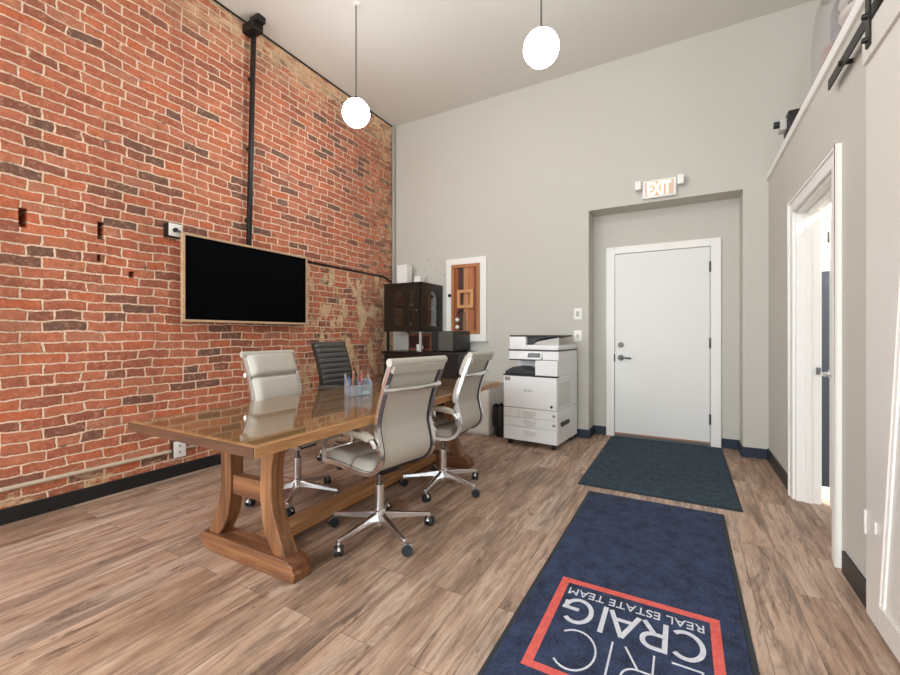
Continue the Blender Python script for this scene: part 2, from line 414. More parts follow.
# ------------------------------------------------------------------ room shell
struct(MB().box((XL - .2, YF - .2, -.12), (XO + .2, YA + .2, 0)).build('floor', 'floor', smooth=False), 'rustic grey brown wood plank floor of the office')
struct(MB().box((XL - .2, YF - .2, ZC), (XO + .2, YA + .2, ZC + .12)).build('ceiling', 'ceiling', smooth=False), 'high pale grey painted ceiling')
holes = [(.985, 1.03, 1.895, 2.022), (1.402, 1.443, 1.897, 2.03), (1.40, 1.425, 1.735, 1.79), (1.60, 1.64, 1.64, 1.69)]
struct(wall_grid(lambda u, v, w: (XL - w, u, v), [YF - .2, YB + .2], [0, ZC], [SW], .2, holes).build('wall_left', 'brick', smooth=False), 'old exposed red brick wall on the left')
struct(wall_grid(lambda u, v, w: (u, YB + w, v), [XL, XO], [0, ZC], [(AX0, AX1, 0, AZ)], YA - YB).build('wall_back', 'wall', smooth=False), 'grey painted back wall with the door alcove')
struct(MB().box((AX0 - .05, YA, 0), (AX1 + .05, YA + .15, AZ + .05)).build('wall_alcove', 'wall', smooth=False), 'grey recessed wall around the exit door')
DY0, DY1, DZ = 2.935, 3.86, 2.085
struct(wall_grid(lambda u, v, w: (XR + w, u, v), [YF, YB], [0, CAPZ], [(DY0, DY1, 0, DZ)], .135).build('wall_right', 'wall', smooth=False), 'low grey partition wall on the right')
struct(MB().box((XO, YF, 0), (XO + .2, YA, ZC)).build('wall_outer', 'wall', smooth=False))
win = [(-3.3, -2.05, .5, 3.6), (-1.85, -.6, .5, 3.6), (-.4, .6, .5, 3.6)]  # unseen windows, added to bring even light into the room
struct(wall_grid(lambda u, v, w: (u, YF - w, v), [XL, XO], [0, ZC], win, .2).build('wall_front', 'wall', smooth=False))
for i, (a, b, c, d) in enumerate(win):
    w = thing(f'window_{i+1}', None, None, ((a + b) / 2, YF - .1, c), kind='structure')
    fr = MB(); hw = (b - a) / 2; hh = d - c
    for lo, hi in (((-hw, -.04, 0), (-hw + .06, .04, hh)), ((hw - .06, -.04, 0), (hw, .04, hh)), ((-hw, -.04, 0), (hw, .04, .06)), ((-hw, -.04, hh - .06), (hw, .04, hh)), ((-hw, -.03, hh * .7), (hw, .03, hh * .7 + .05))): fr.box(lo, hi)
    fr.build('window_frame', 'black_metal', w, smooth=False)
    MB().box((-hw + .06, -.004, .06), (hw - .06, .004, hh - .06)).build('window_pane', 'glass', w, smooth=False)
w = thing('window_4', None, None, (XL - .1, (SW[0] + SW[1]) / 2, SW[2]), kind='structure')  # unseen side window, added to brighten the partition wall
fr = MB(); hw = (SW[1] - SW[0]) / 2; hh = SW[3] - SW[2]
for lo, hi in (((-.04, -hw, 0), (.04, -hw + .06, hh)), ((-.04, hw - .06, 0), (.04, hw, hh)), ((-.04, -hw, 0), (.04, hw, .06)), ((-.04, -hw, hh - .06), (.04, hw, hh)), ((-.03, -.03, 0), (.03, .03, hh))): fr.box(lo, hi)
fr.build('window_frame', 'black_metal', w, smooth=False)
MB().box((-.004, -hw + .06, .06), (.004, hw - .06, hh - .06)).build('window_pane', 'glass', w, smooth=False)
# loft over the side room, with its cap trim
struct(MB().box((XR + .135, YF, CAPZ - .12), (XO, YB, CAPZ)).build('ceiling_loft', 'ceiling', smooth=False), 'loft deck over the side room')
struct(MB().box((.69, YF, CAPZ), (.87, YB, CAPZ + .066)).build('trim_1', 'white', bevel=.004), 'white cap board along the top of the partition')
struct(MB().box((XL, YF, ZC - .014), (XL + .012, YB, ZC)).build('trim_2', 'black_metal', smooth=False), 'thin dark strip where bricks meet the ceiling')
# side room
R2Y = 3.985
struct(MB().box((XR + .135, R2Y, 0), (2.4, R2Y + .1, 1.66)).box((XR + .135, R2Y - .004, .0), (2.4, R2Y + .004, .0001)).build('wall_side_lower', 'navy_wall', smooth=False), 'navy lower wall seen through the side door')
struct(MB().box((XR + .135, R2Y, 1.66), (2.4, R2Y + .1, CAPZ - .12)).build('wall_side_upper', 'white', smooth=False), 'white upper wall seen through the side door')
struct(MB().box((2.4, 1.4, 0), (2.5, R2Y + .1, CAPZ - .12)).build('wall_side_far', 'white', smooth=False))
struct(MB().box((XR + .135, 1.4, 0), (2.4, 1.5, CAPZ - .12)).build('wall_side_near', 'white', smooth=False))
struct(MB().box((XR + .14, R2Y - .014, 0), (2.4, R2Y, .09)).build('baseboard_side', 'white', smooth=False))
# baseboards
struct(MB().box((XL, YF, 0), (XL + .018, YB, .098)).build('baseboard_left', 'black_base', bevel=.003), 'black baseboard along the brick wall')
bb = MB()
BH = .098
for lo, hi in (((XL + .02, YB - .014, 0), (AX0 + .0, YB, BH)), ((AX0, YB - .014, 0), (AX0 + .014, YA, BH)), ((AX0 + .014, YA - .014, 0), (-.808, YA, BH)),
               ((.347, YA - .014, 0), (AX1 - .014, YA, BH)), ((AX1 - .014, YB - .014, 0), (AX1, YA, BH)), ((AX1, YB - .014, 0), (XR, YB, BH))): bb.box(lo, hi)
struct(bb.build('baseboard_back', 'navy_base', smooth=False), 'navy baseboard along the back wall and alcove')
struct(MB().box((XR - .013, 3.985, 0), (XR, YB - .014, BH + .01)).box((XR - .013, YF, 0), (XR, 2.80, BH + .012)).build('baseboard_right', 'black_base', smooth=False), 'dark baseboard along the partition wall')

# ------------------------------------------------------------------ exit door in the alcove
d1 = thing('door_1', 'white flush exit door in the alcove of the back wall', None, (-.233, YA, 0), kind='structure')
MB().box((-.475, -.022, .045), (.475, .02, 2.135)).build('door_slab', 'door_white', d1, bevel=.002)
cs = MB()
cs.box((-.573, -.03, 0), (-.482, 0, 2.225)).box((.482, -.03, 0), (.577, 0, 2.225)).box((-.482, -.03, 2.142), (.482, 0, 2.225))
cs.build('door_casing', 'white', d1, bevel=.004)
MB().box((-.482, -.05, 0), (.482, 0, .012)).box((-.475, -.045, .012), (.475, 0, .03)).build('threshold', 'steel', d1)
MB().box((-.475, -.03, .03), (.475, -.018, .048)).build('door_sweep', wood('sweep_brown', [C(150, 112, 84), C(178, 140, 108)], 'x'), d1)
MB().cyl((-.41, -.022, 1.075), (-.41, -.04, 1.075), .032).cyl((-.41, -.04, 1.075), (-.41, -.05, 1.075), .02).build('deadbolt', 'dark_steel', d1)
MB().cyl((-.41, -.022, .925), (-.41, -.04, .925), .034).cyl((-.41, -.04, .925), (-.41, -.075, .925), .013).tube([(-.41, -.07, .925), (-.36, -.073, .927), (-.295, -.066, .92)], .0105).build('door_handle', 'dark_steel', d1)
MB().box((-.487, -.033, .88), (-.474, -.020, .965)).build('strike_plate', 'black_metal', d1)
for z in (.29, 1.105, 1.92): MB().cyl((.478, -.03, z - .055), (.478, -.03, z + .055), .009, n=12).box((.468, -.026, z - .05), (.492, -.018, z + .05)).build('hinge', 'dark_steel', d1)

# side door in the partition
d2 = thing('door_2', 'white side door ajar in the partition wall with navy room beyond', None, (XR, (DY0 + DY1) / 2, 0), kind='structure')
hw = (DY1 - DY0) / 2
cs = MB(); cw = .095
cs.box((-.02, -hw - cw, 0), (0, -hw, DZ + .075)).box((-.02, hw, 0), (0, hw + cw, DZ + .075)).box((-.02, -hw, DZ), (0, hw, DZ + .075))
cs.box((-.03, -hw - cw, 0), (-.02, -hw - cw + .022, DZ + .095)).box((-.03, hw + cw - .022, 0), (-.02, hw + cw, DZ + .095)).box((-.03, -hw - cw, DZ + .072), (0, hw + cw, DZ + .095))
cs.build('door_casing', 'white', d2, bevel=.003)
jm = MB()
jm.box((0, -hw, 0), (.14, -hw + .018, DZ)).box((0, hw - .018, 0), (.14, hw, DZ)).box((0, -hw + .018, DZ - .018), (.14, hw - .018, DZ))
jm.box((.05, -hw + .018, 0), (.085, -hw + .03, DZ - .018)).box((.05, hw - .03, 0), (.085, hw - .018, DZ - .018)).box((.05, -hw + .03, DZ - .03), (.085, hw - .03, DZ - .018))
jm.build('door_jamb', 'white', d2)
MB().box((.108, hw - .0325, .915), (.132, hw - .0165, .965)).build('strike_plate', 'steel', d2)
ds = MB().box((0, 0, .012), (.036, .865, DZ - .022)).build('door_slab', 'door_white', d2, bevel=.002)
ds.location = (.092, -hw + .02, 0); ds.rotation_euler = (0, 0, -math.radians(5.5))
MB().cyl((0, .80, .93), (-.014, .80, .93), .03).cyl((-.014, .80, .93), (-.05, .80, .93), .011).tube([(-.048, .805, .93), (-.05, .75, .932), (-.046, .70, .925)], .010).build('door_handle', 'chrome', ds)

sw = thing('wall_switch', 'small dark switch plate on the white wall seen through the side door', 'switch', (.928, R2Y, 1.905))
MB().box((-.018, -.008, -.042), (.018, 0, .042), bevel=.003).build('switch_plate', 'copier_dark', sw)
MB().box((-.008, -.013, -.015), (.008, -.008, .015)).build('toggle', 'copier_dark', sw)

# ------------------------------------------------------------------ barn door and its track
BX = .66
bd = thing('barn_door', 'white sliding barn door at the right edge hung on black straps', 'door', (BX, 2.356, .045))
W_, H_ = .95, 2.395
MB().box((.012, -W_, 0), (.034, 0, H_)).build('door_panel', 'barn_white', bd)
def fy(y, z): return (0, y, z)
def fb(y, z): return (.0125, y, z)
for sgn in (0, 1):
    o = [(0, 0), (0, H_), (-.456, H_), (-.132, .1), (-.132, 0)]
    if sgn: o = [(-W_ - y, z) for y, z in o]
    MB().prism(o, fy, fb).build('stile', 'barn_white', bd, bevel=.002)
    e = [(-.132, .1), (-.456, H_), (-.478, H_), (-.154, .1)]
    if sgn: e = [(-W_ - y, z) for y, z in e]
    MB().prism(e, lambda y, z: (.005, y, z), fb).build('bevel_strip', 'white', bd)  # light on the bevel edge, painted as a whiter strip
MB().box((-.012, -W_, 2.268), (-.0001, 0, H_)).build('top_rail', 'barn_white', bd, bevel=.002)
MB().box((0, -W_ + .133, 0), (.0125, -.133, .10)).build('rail', 'barn_white', bd, bevel=.002)
for y, z0, z1 in ((-.012, .33, .43), (-.118, .37, .42)):
    MB().box((-.010, y - .006, z0), (0, y + .006, z1)).build('pull', 'barn_white', bd, bevel=.003)
for y in (-.08, -W_ + .09):
    st = MB().box((-.020, y - .021, 2.307), (-.012, y + .021, 2.61)).build('hanger_strap', 'black_metal', bd, bevel=.001)
    for bz in (2.335, 2.43): MB().cyl((-.020, y, bz), (-.036, y, bz), .013, .010, 12).build('bolt', 'black_metal', st)
    MB().cyl((-.012, y, 2.551), (.02, y, 2.551), .055, n=24).cyl((-.032, y, 2.551), (-.012, y, 2.551), .016, n=10).build('wheel', 'black_metal', st)
trk = thing('barn_door_track', 'black flat steel track rail bolted along the partition above the barn door', 'rail', (BX, 2.0, 2.513))
MB().box((.004, -2.6, -.026), (.012, .90, .026)).build('rail_bar', 'black_metal', trk, bevel=.001)
for y in (.69, .1, -.52, -1.14): MB().cyl((.012, y, 0), (XR - BX, y, 0), .012, n=12).cyl((-.006, y, 0), (.004, y, 0), .014, n=6).build('spacer_bolt', 'black_metal', trk)

# ------------------------------------------------------------------ things on the partition top
CT = CAPZ + .066
dv = thing('security_camera', 'small black and white camera unit overhanging the partition top near the back wall', 'camera', (.76, 4.07, CT))
MB().box((-.075, -.09, 0), (.09, .09, .15), bevel=.012).build('housing', 'black_metal', dv)
MB().box((-.115, -.05, .025), (-.075, .05, .115), bevel=.008).build('face_plate', 'copier_grey', dv)
MB().cyl((-.115, -.005, .085), (-.15, -.005, .085), .026, n=18).build('lens', 'black', dv)
bag = thing('storage_bag', 'clear plastic bag of bright odds and ends on the partition top', 'bag', (1.03, 3.62, CT))
b = MB(); n = 26; rows = []
prof = [(.0, .0), (.86, .0), (1.0, .05), (1.03, .28), (1.06, .52), (.98, .72), (.7, .86), (.3, .92), (.0, .93)]
rnd = random.Random(3)
for r, z in prof:
    rows.append([b.bm.verts.new(((.225 * r * (1 + rnd.uniform(-.05, .05))) * math.copysign(abs(math.cos(2 * PI * k / n)) ** .55, math.cos(2 * PI * k / n)),
                 (.42 * r * (1 + rnd.uniform(-.04, .04))) * math.copysign(abs(math.sin(2 * PI * k / n)) ** .55, math.sin(2 * PI * k / n)), z + (rnd.uniform(-.012, .012) if .05 < z < .9 else 0))) for k in range(n)])
for A, B in zip(rows, rows[1:]):
    for k in range(n):
        b.bm.faces.new((A[k], A[(k + 1) % n], B[(k + 1) % n], B[k]))
b.build('bag_skin', 'bag', bag, angle=25)
def loose(name, label, cat, mb, mat, loc, bevel=0.):
    o = mb.build(name, mat, bevel=bevel); o.location = loc; return tag(o, label, cat)
loose('folded_cloth', 'navy folded cloth inside the clear plastic bag', 'cloth', MB().box((-.10, -.10, 0), (.10, .13, .24), bevel=.04), plain('navy_cloth', C(58, 60, 92), .9), (.97, 3.66, CT + .44))
loose('paper_bundle', 'white paper bundle at the bottom of the clear plastic bag', 'paper', MB().box((-.19, -.36, .004), (.19, .36, .30), bevel=.04), plain('paper_white', C(236, 218, 210), .8), (1.03, 3.62, CT + .004))
loose('red_can', 'small red can inside the clear plastic bag', 'can', MB().lathe([(.05, 0), (.052, .01), (.052, .115), (.045, .125)]), plain('can_red', C(186, 44, 44), .5), (.885, 3.78, CT + .31))
loose('coiled_hose', 'white coiled hose inside the clear plastic bag', 'hose', MB().tube([(.11 * math.cos(a * .35), .10 * math.sin(a * .35), .02 + a * .0045) for a in range(34)], .022), plain('hose_white', C(230, 222, 208), .5), (.965, 3.42, CT + .36))
loose('purple_bottle', 'dark purple bottle inside the clear plastic bag', 'bottle', MB().lathe([(.05, 0), (.055, .02), (.055, .14), (.02, .18), (.02, .21), (.022, .22)]), plain('bottle_purple', C(84, 44, 66), .4), (1.0, 3.38, CT + .60))

# ------------------------------------------------------------------ brick wall fittings
tv = thing('television', 'black flat television in a pale wood frame on the brick wall', 'television', (XL, 2.583, 1.676))
hw, hh = .656, .372
MB().box((.095, -hw + .004, -hh + .004), (.122, hw - .004, hh - .004)).build('tv_body', 'tvside', tv)
fr = MB(); t_ = .02
for lo, hi in (((.10, -hw, -hh), (.135, -hw + t_, hh)), ((.10, hw - t_, -hh), (.135, hw, hh)), ((.10, -hw + t_, -hh), (.135, hw - t_, -hh + t_)), ((.10, -hw + t_, hh - t_), (.135, hw - t_, hh))): fr.box(lo, hi)
fr.build('tv_frame', 'tvframe', tv, bevel=.002)
MB().box((.122, -hw + t_, -hh + t_), (.127, hw - t_, hh - t_)).build('screen', 'screen', tv)
MB().box((0, -.2, -.15), (.02, .2, .15)).box((.02, -.03, -.1), (.095, .03, .1)).build('wall_mount', 'black_metal', tv)

pipe = thing('drain_pipe', 'tall black square pipe running up the bricks behind the television', 'pipe', (XL, 2.60, 0))
MB().prism([(-.019, -.019), (.019, -.019), (.019, .019), (-.019, .019)], lambda a, c: (.07 + a, -.028 + c, 2.02), lambda a, c: (.07 + a, .024 + c, 4.13)).build('pipe_run', 'black_metal', pipe, bevel=.004)
MB().box((.0, -.05, 4.13), (.17, .06, 4.22)).box((.09, -.035, 4.20), (.22, .05, ZC - .001)).build('ceiling_bracket', 'black_metal', pipe, bevel=.006)
for z in (2.3, 3.0, 3.7): MB().box((0, -.028 + (z - 2) * .024, z), (.05, .012 + (z - 2) * .024, z + .03)).build('pipe_clip', 'black_metal', pipe)

ob = thing('cable_box', 'white outlet box with a black cable beside the television top corner', 'outlet', (XL, 1.90, 2.06))
MB().box((0, -.055, -.055), (.07, .05, .055), bevel=.004).build('box_body', 'black_metal', ob)
MB().box((.07, -.05, -.05), (.078, .052, .055), bevel=.004).build('cover_plate', 'white', ob)
MB().cyl((.078, -.005, 0), (.10, -.005, 0), .018, n=14).tube([(.088, -.005, 0), (.095, .02, -.002), (.088, .04, -.015), (.08, .052, -.03), (.02, .058, -.05)], .007).build('cable', 'black', ob)
cb = thing('wall_outlet', 'white outlet box low on the brick wall at the end of the conduit', 'outlet', (XL, 1.945, .237))
MB().box((0, -.05, -.07), (.055, .05, .07), bevel=.004).build('box_body', 'steel', cb)
MB().box((.055, -.048, -.068), (.062, .048, .068), bevel=.003).build('cover_plate', 'white', cb)
for z in (-.025, .025): MB().box((.062, -.008, z - .011), (.0635, -.004, z + .011)).box((.062, .004, z - .011), (.0635, .008, z + .011)).build('socket', 'copier_dark', cb)
tag(MB().tube([(XL + .0145, YF + .02, .222), (XL + .0145, 1.895, .222)], .015).build('electrical_conduit', 'plaster_pipe'), 'pale conduit pipe running low along the bricks to the outlet', 'pipe')
tag(MB().tube([(XL + .0125, 1.995, .224), (XL + .0125, 3.2, .215), (XL + .0125, 4.3, .21)], .013).build('electrical_conduit', 'plaster_pipe'), 'pale conduit pipe running on from the outlet behind the table', 'pipe')
tag(MB().tube([(XL + .0115, 3.12, 2.03), (XL + .0115, 4.72, 2.022), (XL + .0115, 4.80, 2.0), (XL + .0115, 4.90, 1.955)], .012).build('electrical_conduit', 'black_metal'), 'thin dark conduit running from the television to the corner', 'pipe')
tag(MB().tube([(XL + .028, YB - .03, ZC), (XL + .028, YB - .03, 2.0), (XL + .035, YB - .035, 1.95), (XL + .07, YB - .035, 1.93)], .026, 14).build('corner_pipe', 'grey_pipe'), 'grey painted pipe rising up the far brick corner', 'pipe')

# ------------------------------------------------------------------ pendants
def pendant(x, y, label):
    p = thing('globe_pendant', label, 'lamp', (x, y, 0), group='white globe pendants')
    MB().sphere((0, 0, 3.245), .125, 32).build('lamp_globe', 'globe', p)
    MB().cyl((0, 0, 3.36), (0, 0, 3.40), .03, .012).build('socket_cap', 'black_metal', p)
    MB().cyl((0, 0, 3.395), (0, 0, 4.24), .0065, n=8).build('stem', 'steel', p)
    MB().lathe([(.03, ZC - .012), (.036, ZC - .008), (.036, ZC)]).build('canopy', 'white', p)
pendant(-2.645, 2.94, 'white glowing globe pendant hanging nearest the brick wall')
pendant(-.89, 2.92, 'white glowing globe pendant hanging out in the room above the mats')
for px in (-2.645, -.89):  # unseen pendants, added to raise the ambient light
    for py in (-2.9,): pendant(px, py, 'white glowing globe pendant in the rows behind the camera')

# ------------------------------------------------------------------ exit sign, switches, wall outlet
ex = thing('exit_sign', 'lit white exit sign with two lamp heads above the door alcove', 'sign', (-.228, YB, 2.745))
MB().box((-.16, -.05, -.093), (.16, 0, .093), bevel=.004).build('sign_housing', 'white', ex)
el = text_mesh('sign_letters', 'EXIT', .2, 'exit_glow', ex, Matrix(), .002, offset=.008)
bx = [v.co for v in el.data.vertices]; wx = max(v.x for v in bx) - min(v.x for v in bx); hy = max(v.y for v in bx) - min(v.y for v in bx)
mx_, my_ = (max(v.x for v in bx) + min(v.x for v in bx)) / 2, (max(v.y for v in bx) + min(v.y for v in bx)) / 2
el.data.transform(Matrix.Translation((.0, -.052, 0)) @ Matrix.Rotation(PI / 2, 4, 'X') @ Matrix.Diagonal((.225 / wx, .142 / hy, 1, 1)) @ Matrix.Translation((-mx_, -my_, 0)))
MB().box((-.135, -.051, -.078), (.135, -.0495, .078)).build('sign_face', 'exit_panel', ex)
for sx in (-1, 1):
    MB().tube([(sx * .15, -.02, .03), (sx * .185, -.03, .03), (sx * .20, -.05, .04)], .008).build('lamp_arm', 'copier_grey', ex)
    MB().box((sx * .20 - .03, -.10, .0), (sx * .20 + .03, -.03, .095), bevel=.008).build('lamp_head', 'white', ex)
for z0, z1, lb in ((1.371, 1.501, 'white blank wall plate above the light switch beside the alcove'), (1.11, 1.249, 'white light switch plate below the blank plate beside the alcove')):
    s = thing('wall_plate', lb, 'switch', (-1.078, YB, (z0 + z1) / 2))
    MB().box((-.045, -.008, -.065), (.045, 0, .065), bevel=.003).build('plate', 'white', s)
    if z0 < 1.3: MB().box((-.01, -.014, -.02), (.01, -.008, .02)).build('toggle', 'copier_grey', s)
    else: MB().box((-.018, -.012, -.03), (.018, -.008, .03)).build('cover', 'copier_grey', s)
wo = thing('wall_outlet', 'beige outlet plate on the back wall left of the copier', 'outlet', (-2.02, YB, .50))
MB().box((-.045, -.008, -.065), (.045, 0, .065), bevel=.003).build('plate', 'copier_grey', wo)
MB().box((-.012, -.012, -.045), (.012, -.008, -.01)).box((-.012, -.012, .01), (.012, -.008, .045)).build('socket', 'seam', wo)
for u, z in ((-3.347, 2.105), (-3.2, 2.109), (-3.012, 2.101), (-3.144, 2.006), (-3.144, 2.245), (-2.886, 2.016)):
    tag(MB().cyl((u, YB - .003, z), (u, YB + .004, z), .010, n=10).build('screw_hole', 'seam'), 'small dark screw hole in the grey wall above the black hutch', 'hole', 'screw holes above the hutch')

# reclaimed wood panel
wp = thing('wood_wall_panel', 'reclaimed wood panel in a wide white surround on the back wall', 'panel', (-2.532, YB, 1.663))
x0, x1, z0, z1 = -.298, .298, -.552, .552; a0, a1, b0, b1 = -.214, .212, -.46, .47
su = MB()
for lo, hi in (((x0, -.035, z0), (a0, 0, z1)), ((a1, -.035, z0), (x1, 0, z1)), ((a0, -.035, z0), (a1, 0, b0)), ((a0, -.035, b1), (a1, 0, z1))): su.box(lo, hi)
su.build('white_surround', 'white', wp, bevel=.003)
fr = MB(); f_ = .045
for lo, hi in (((a0, -.045, b0), (a0 + f_, -.01, b1)), ((a1 - f_, -.045, b0), (a1, -.01, b1)), ((a0 + f_, -.045, b0), (a1 - f_, -.01, b0 + f_)), ((a0 + f_, -.045, b1 - f_), (a1 - f_, -.01, b1))): fr.box(lo, hi)
fr.build('wood_frame', wood('panel_frame', [C(150, 92, 52), C(196, 134, 84)], 'z', .5), wp, bevel=.002)
cols = [[C(126, 60, 34), C(166, 88, 52)], [C(52, 34, 28), C(86, 56, 44)], [C(176, 116, 76), C(206, 150, 104)], [C(160, 92, 56), C(192, 124, 80)], [C(112, 52, 30), C(150, 76, 44)]]
ed = [a0 + f_, -.115, -.035, .035, .115, a1 - f_]
for k in range(5): MB().box((ed[k] + .001, -.026 + .004 * (k % 2), b0 + f_), (ed[k + 1] - .001, -.004, b1 - f_)).build('plank', wood(f'plank_wood_{k}', cols[k], 'z', .55), wp)
sq = MB(); q0, q1, r0, r1 = -.117, .123, -.116, .127; g_ = .04
for lo, hi in (((q0, -.06, r0), (q0 + g_, -.027, r1)), ((q1 - g_, -.06, r0), (q1, -.027, r1)), ((q0 + g_, -.06, r0), (q1 - g_, -.027, r0 + g_)), ((q0 + g_, -.06, r1 - g_), (q1 - g_, -.027, r1))): sq.box(lo, hi)
sq.build('square_frame', wood('square_frame_wood', [C(196, 138, 84), C(224, 172, 116)], 'z', .5), wp, bevel=.002)
MB().cyl((-.235, -.035, .06), (-.235, -.06, .06), .022, n=14).build('knob', 'black', wp)
MB().tube([(-.13, -.05, -.22), (-.10, -.055, -.16), (-.03, -.055, -.155), (.0, -.055, -.19), (.0, -.05, -.42), (.0, -.045, -.60)], .006).build('hanging_wire', 'steel', wp)
for z in (-.27, -.37): MB().sphere((-.115, -.05, z), .03, 14).build('bead', 'white', wp)
MB().box((x0 - .02, -.045, z0 - .018), (x1 + .02, 0, z0)).build('sill', 'copier_grey', wp)  # grey ledge drawn for the shadow line under the surround

# ------------------------------------------------------------------ sideboard, hutch and what stands there
sb = thing('sideboard', 'black low sideboard in the far corner under the hutch', 'cabinet', (-2.93, 4.69, 0))
MB().box((-.56, -.26, .05), (.56, .27, .945)).box((-.53, -.22, 0), (.53, .27, .05)).build('body', 'espresso', sb)
MB().box((-.58, -.29, .945), (.565, .278, .977)).build('top', 'espresso', sb, bevel=.003)
for k in range(3):
    dr = MB().box((-.55 + k * .37, -.278, .08), (-.55 + k * .37 + .36, -.26, .93)).build('door', 'espresso', sb, bevel=.003)
    MB().cyl((-.52 + k * .37, -.278, .6), (-.52 + k * .37, -.30, .6), .012, n=12).build('knob', 'black_metal', dr)
HX0, HX1, HY0, HY1, HZ0, HZ1 = -3.486, -2.90, 4.42, 4.965, 1.235, 1.866
hu = thing('glass_door_hutch', 'black hutch with glazed doors standing on posts on the sideboard', 'cabinet', (HX0, HY0, .977))
w, dp, zb, zt = HX1 - HX0, HY1 - HY0, HZ0 - .977, HZ1 - .977
hb = MB(); 
hb.box((0, .02, zb), (w - .02, dp, zb + .025)).box((0, .02, zt - .03), (w - .02, dp, zt - .012)).box((0, .02, zb + .025), (.02, dp, zt - .03)).box((.02, dp - .015, zb + .025), (w - .02, dp, zt - .03)).box((.02, .04, zb + .31), (w - .04, dp - .015, zb + .322))
hb.build('carcass', 'espresso', hu)
MB().box((-.012, -.008, zt - .014), (w + .008, dp, zt)).build('top', 'espresso', hu, bevel=.003)
def gdoor(nm, f, W, H, lights, arch=False):
    d_ = MB(); e_ = sorted(lights)
    xs = [0.] + [q for a_ in e_ for q in a_] + [W]; t0, t1 = .075, H - .085
    for k in range(0, len(xs), 2): d_.prism([(xs[k], 0), (xs[k + 1], 0), (xs[k + 1], H), (xs[k], H)], lambda a_, c_: f(a_, 0, c_), lambda a_, c_: f(a_, .02, c_))
    for a_, b_ in e_:
        for c0, c1 in ((0, t0), (t1, H)): d_.prism([(a_, c0), (b_, c0), (b_, c1), (a_, c1)], lambda p_, c_: f(p_, 0, c_), lambda p_, c_: f(p_, .02, c_))
        if arch:
            m_ = (a_ + b_) / 2; h_ = (b_ - a_) / 2
            for s_ in (-1, 1):
                o_ = [(m_ + s_ * h_, t1)] + [(m_ + s_ * h_ * math.cos(q * PI / 16), t1 - .12 + .12 * math.sin(q * PI / 16)) for q in range(9)]
                d_.prism(o_, lambda p_, c_: f(p_, .001, c_), lambda p_, c_: f(p_, .019, c_))
    dd = d_.build(nm, 'espresso', hu)
    for a_, b_ in e_:
        MB().prism([(a_, t0), (b_, t0), (b_, t1), (a_, t1)], lambda p_, c_: f(p_, .008, c_), lambda p_, c_: f(p_, .012, c_)).build('glass_pane', 'cabglass', dd, smooth=False)
    return dd
H2 = zt - zb - .016
fd = gdoor('front_door', lambda a_, o_, c_: (a_, o_, zb + c_), w - .022, H2, [(.15, .30), (.40, .49)])
MB().sphere((w - .055, -.014, zb + .27), .014, 12).build('knob', 'steel', fd)
sd = gdoor('side_door', lambda a_, o_, c_: (w - o_, .022 + a_, zb + c_), dp - .022, H2, [(.13, .41)], True)
MB().sphere((w + .014, .075, zb + .27), .012, 12).build('knob', 'black_metal', sd)
for x, y in ((.02, .03), (w - .045, .03), (.02, dp - .05), (w - .045, dp - .05)):
    MB().box((x, y, 0), (x + .025, y + .025, zb)).build('post', 'copier_grey' if x > .2 and y < .1 else 'black_metal', hu)
# inside and on the hutch
loose('tumbler', 'pale glass tumbler behind the hutch front door', 'glass', MB().lathe([(.03, 0), (.04, .10), (.036, .10), (.027, .005)]), 'copier_grey', (HX0 + .22, HY0 + .25, HZ0 + .0255))
loose('white_bowl', 'white bowl on the upper shelf inside the hutch', 'bowl', MB().lathe([(.03, 0), (.075, .06), (.071, .06), (.028, .005)]), 'white', (HX0 + .24, HY0 + .24, HZ0 + .3225))
loose('white_box', 'tall white box standing on top of the hutch', 'box', MB().box((-.085, -.06, 0), (.085, .06, .30)), 'white', (-3.425, 4.80, HZ1), .003)
loose('low_white_box', 'low white box on the hutch top beside the tall box', 'box', MB().box((-.055, -.05, 0), (.055, .05, .13)), 'white', (-3.19, 4.82, HZ1), .003)
mw = thing('microwave', 'black countertop microwave on the sideboard right of the hutch', 'microwave', (-2.625, 4.70, .977))
MB().box((-.15, -.22, .01), (.16, .24, .262), bevel=.006).build('body', 'black', mw)
MB().box((-.045, -.236, .02), (.155, -.22, .254)).build('door', plain('smoked_door', C(84, 84, 78), .3), mw, bevel=.003)
MB().box((-.145, -.234, .02), (-.05, -.22, .254)).build('control_panel', 'black', mw, bevel=.002)
for fx in (-.125, .135):
    for fy_ in (-.185, .185): MB().box((fx - .015, fy_ - .015, 0), (fx + .015, fy_ + .015, .01)).build('foot', 'black', mw)
pf = thing('picture_frame', 'brown framed picture leaning in the open space under the hutch', 'picture', (-3.13, 4.78, .977))
MB().box((-.21, -.012, 0), (-.18, .012, .23)).box((.14, -.012, 0), (.17, .012, .23)).box((-.18, -.012, .2), (.14, .012, .23)).box((-.18, -.012, 0), (.14, .012, .03)).build('frame', wood('frame_brown', [C(120, 66, 44), C(160, 96, 66)], 'x', .5), pf)
MB().box((-.18, -.004, .03), (.14, .008, .2)).build('picture', plain('picture_dark', C(62, 34, 28), .35), pf)
mg = thing('coffee_mug', 'small white mug in front of the brown picture under the hutch', 'mug', (-3.06, 4.62, .977))
MB().lathe([(.030, 0), (.036, .01), (.036, .088), (.031, .088), (.030, .012)]).build('cup', 'white', mg)
MB().tube([(.034, 0, .07), (.058, 0, .066), (.060, 0, .035), (.034, 0, .022)], .005).build('handle', 'white', mg)
bk = thing('cleaning_board', 'grey board leaning at the left of the picture under the hutch', 'board', (-3.37, 4.74, .977))
MB().box((-.06, -.01, 0), (.06, .012, .235)).build('panel', 'copier_grey', bk, bevel=.003)
MB().box((-.064, -.013, 0), (.064, -.009, .012)).build('lower_edge', 'seam', bk)

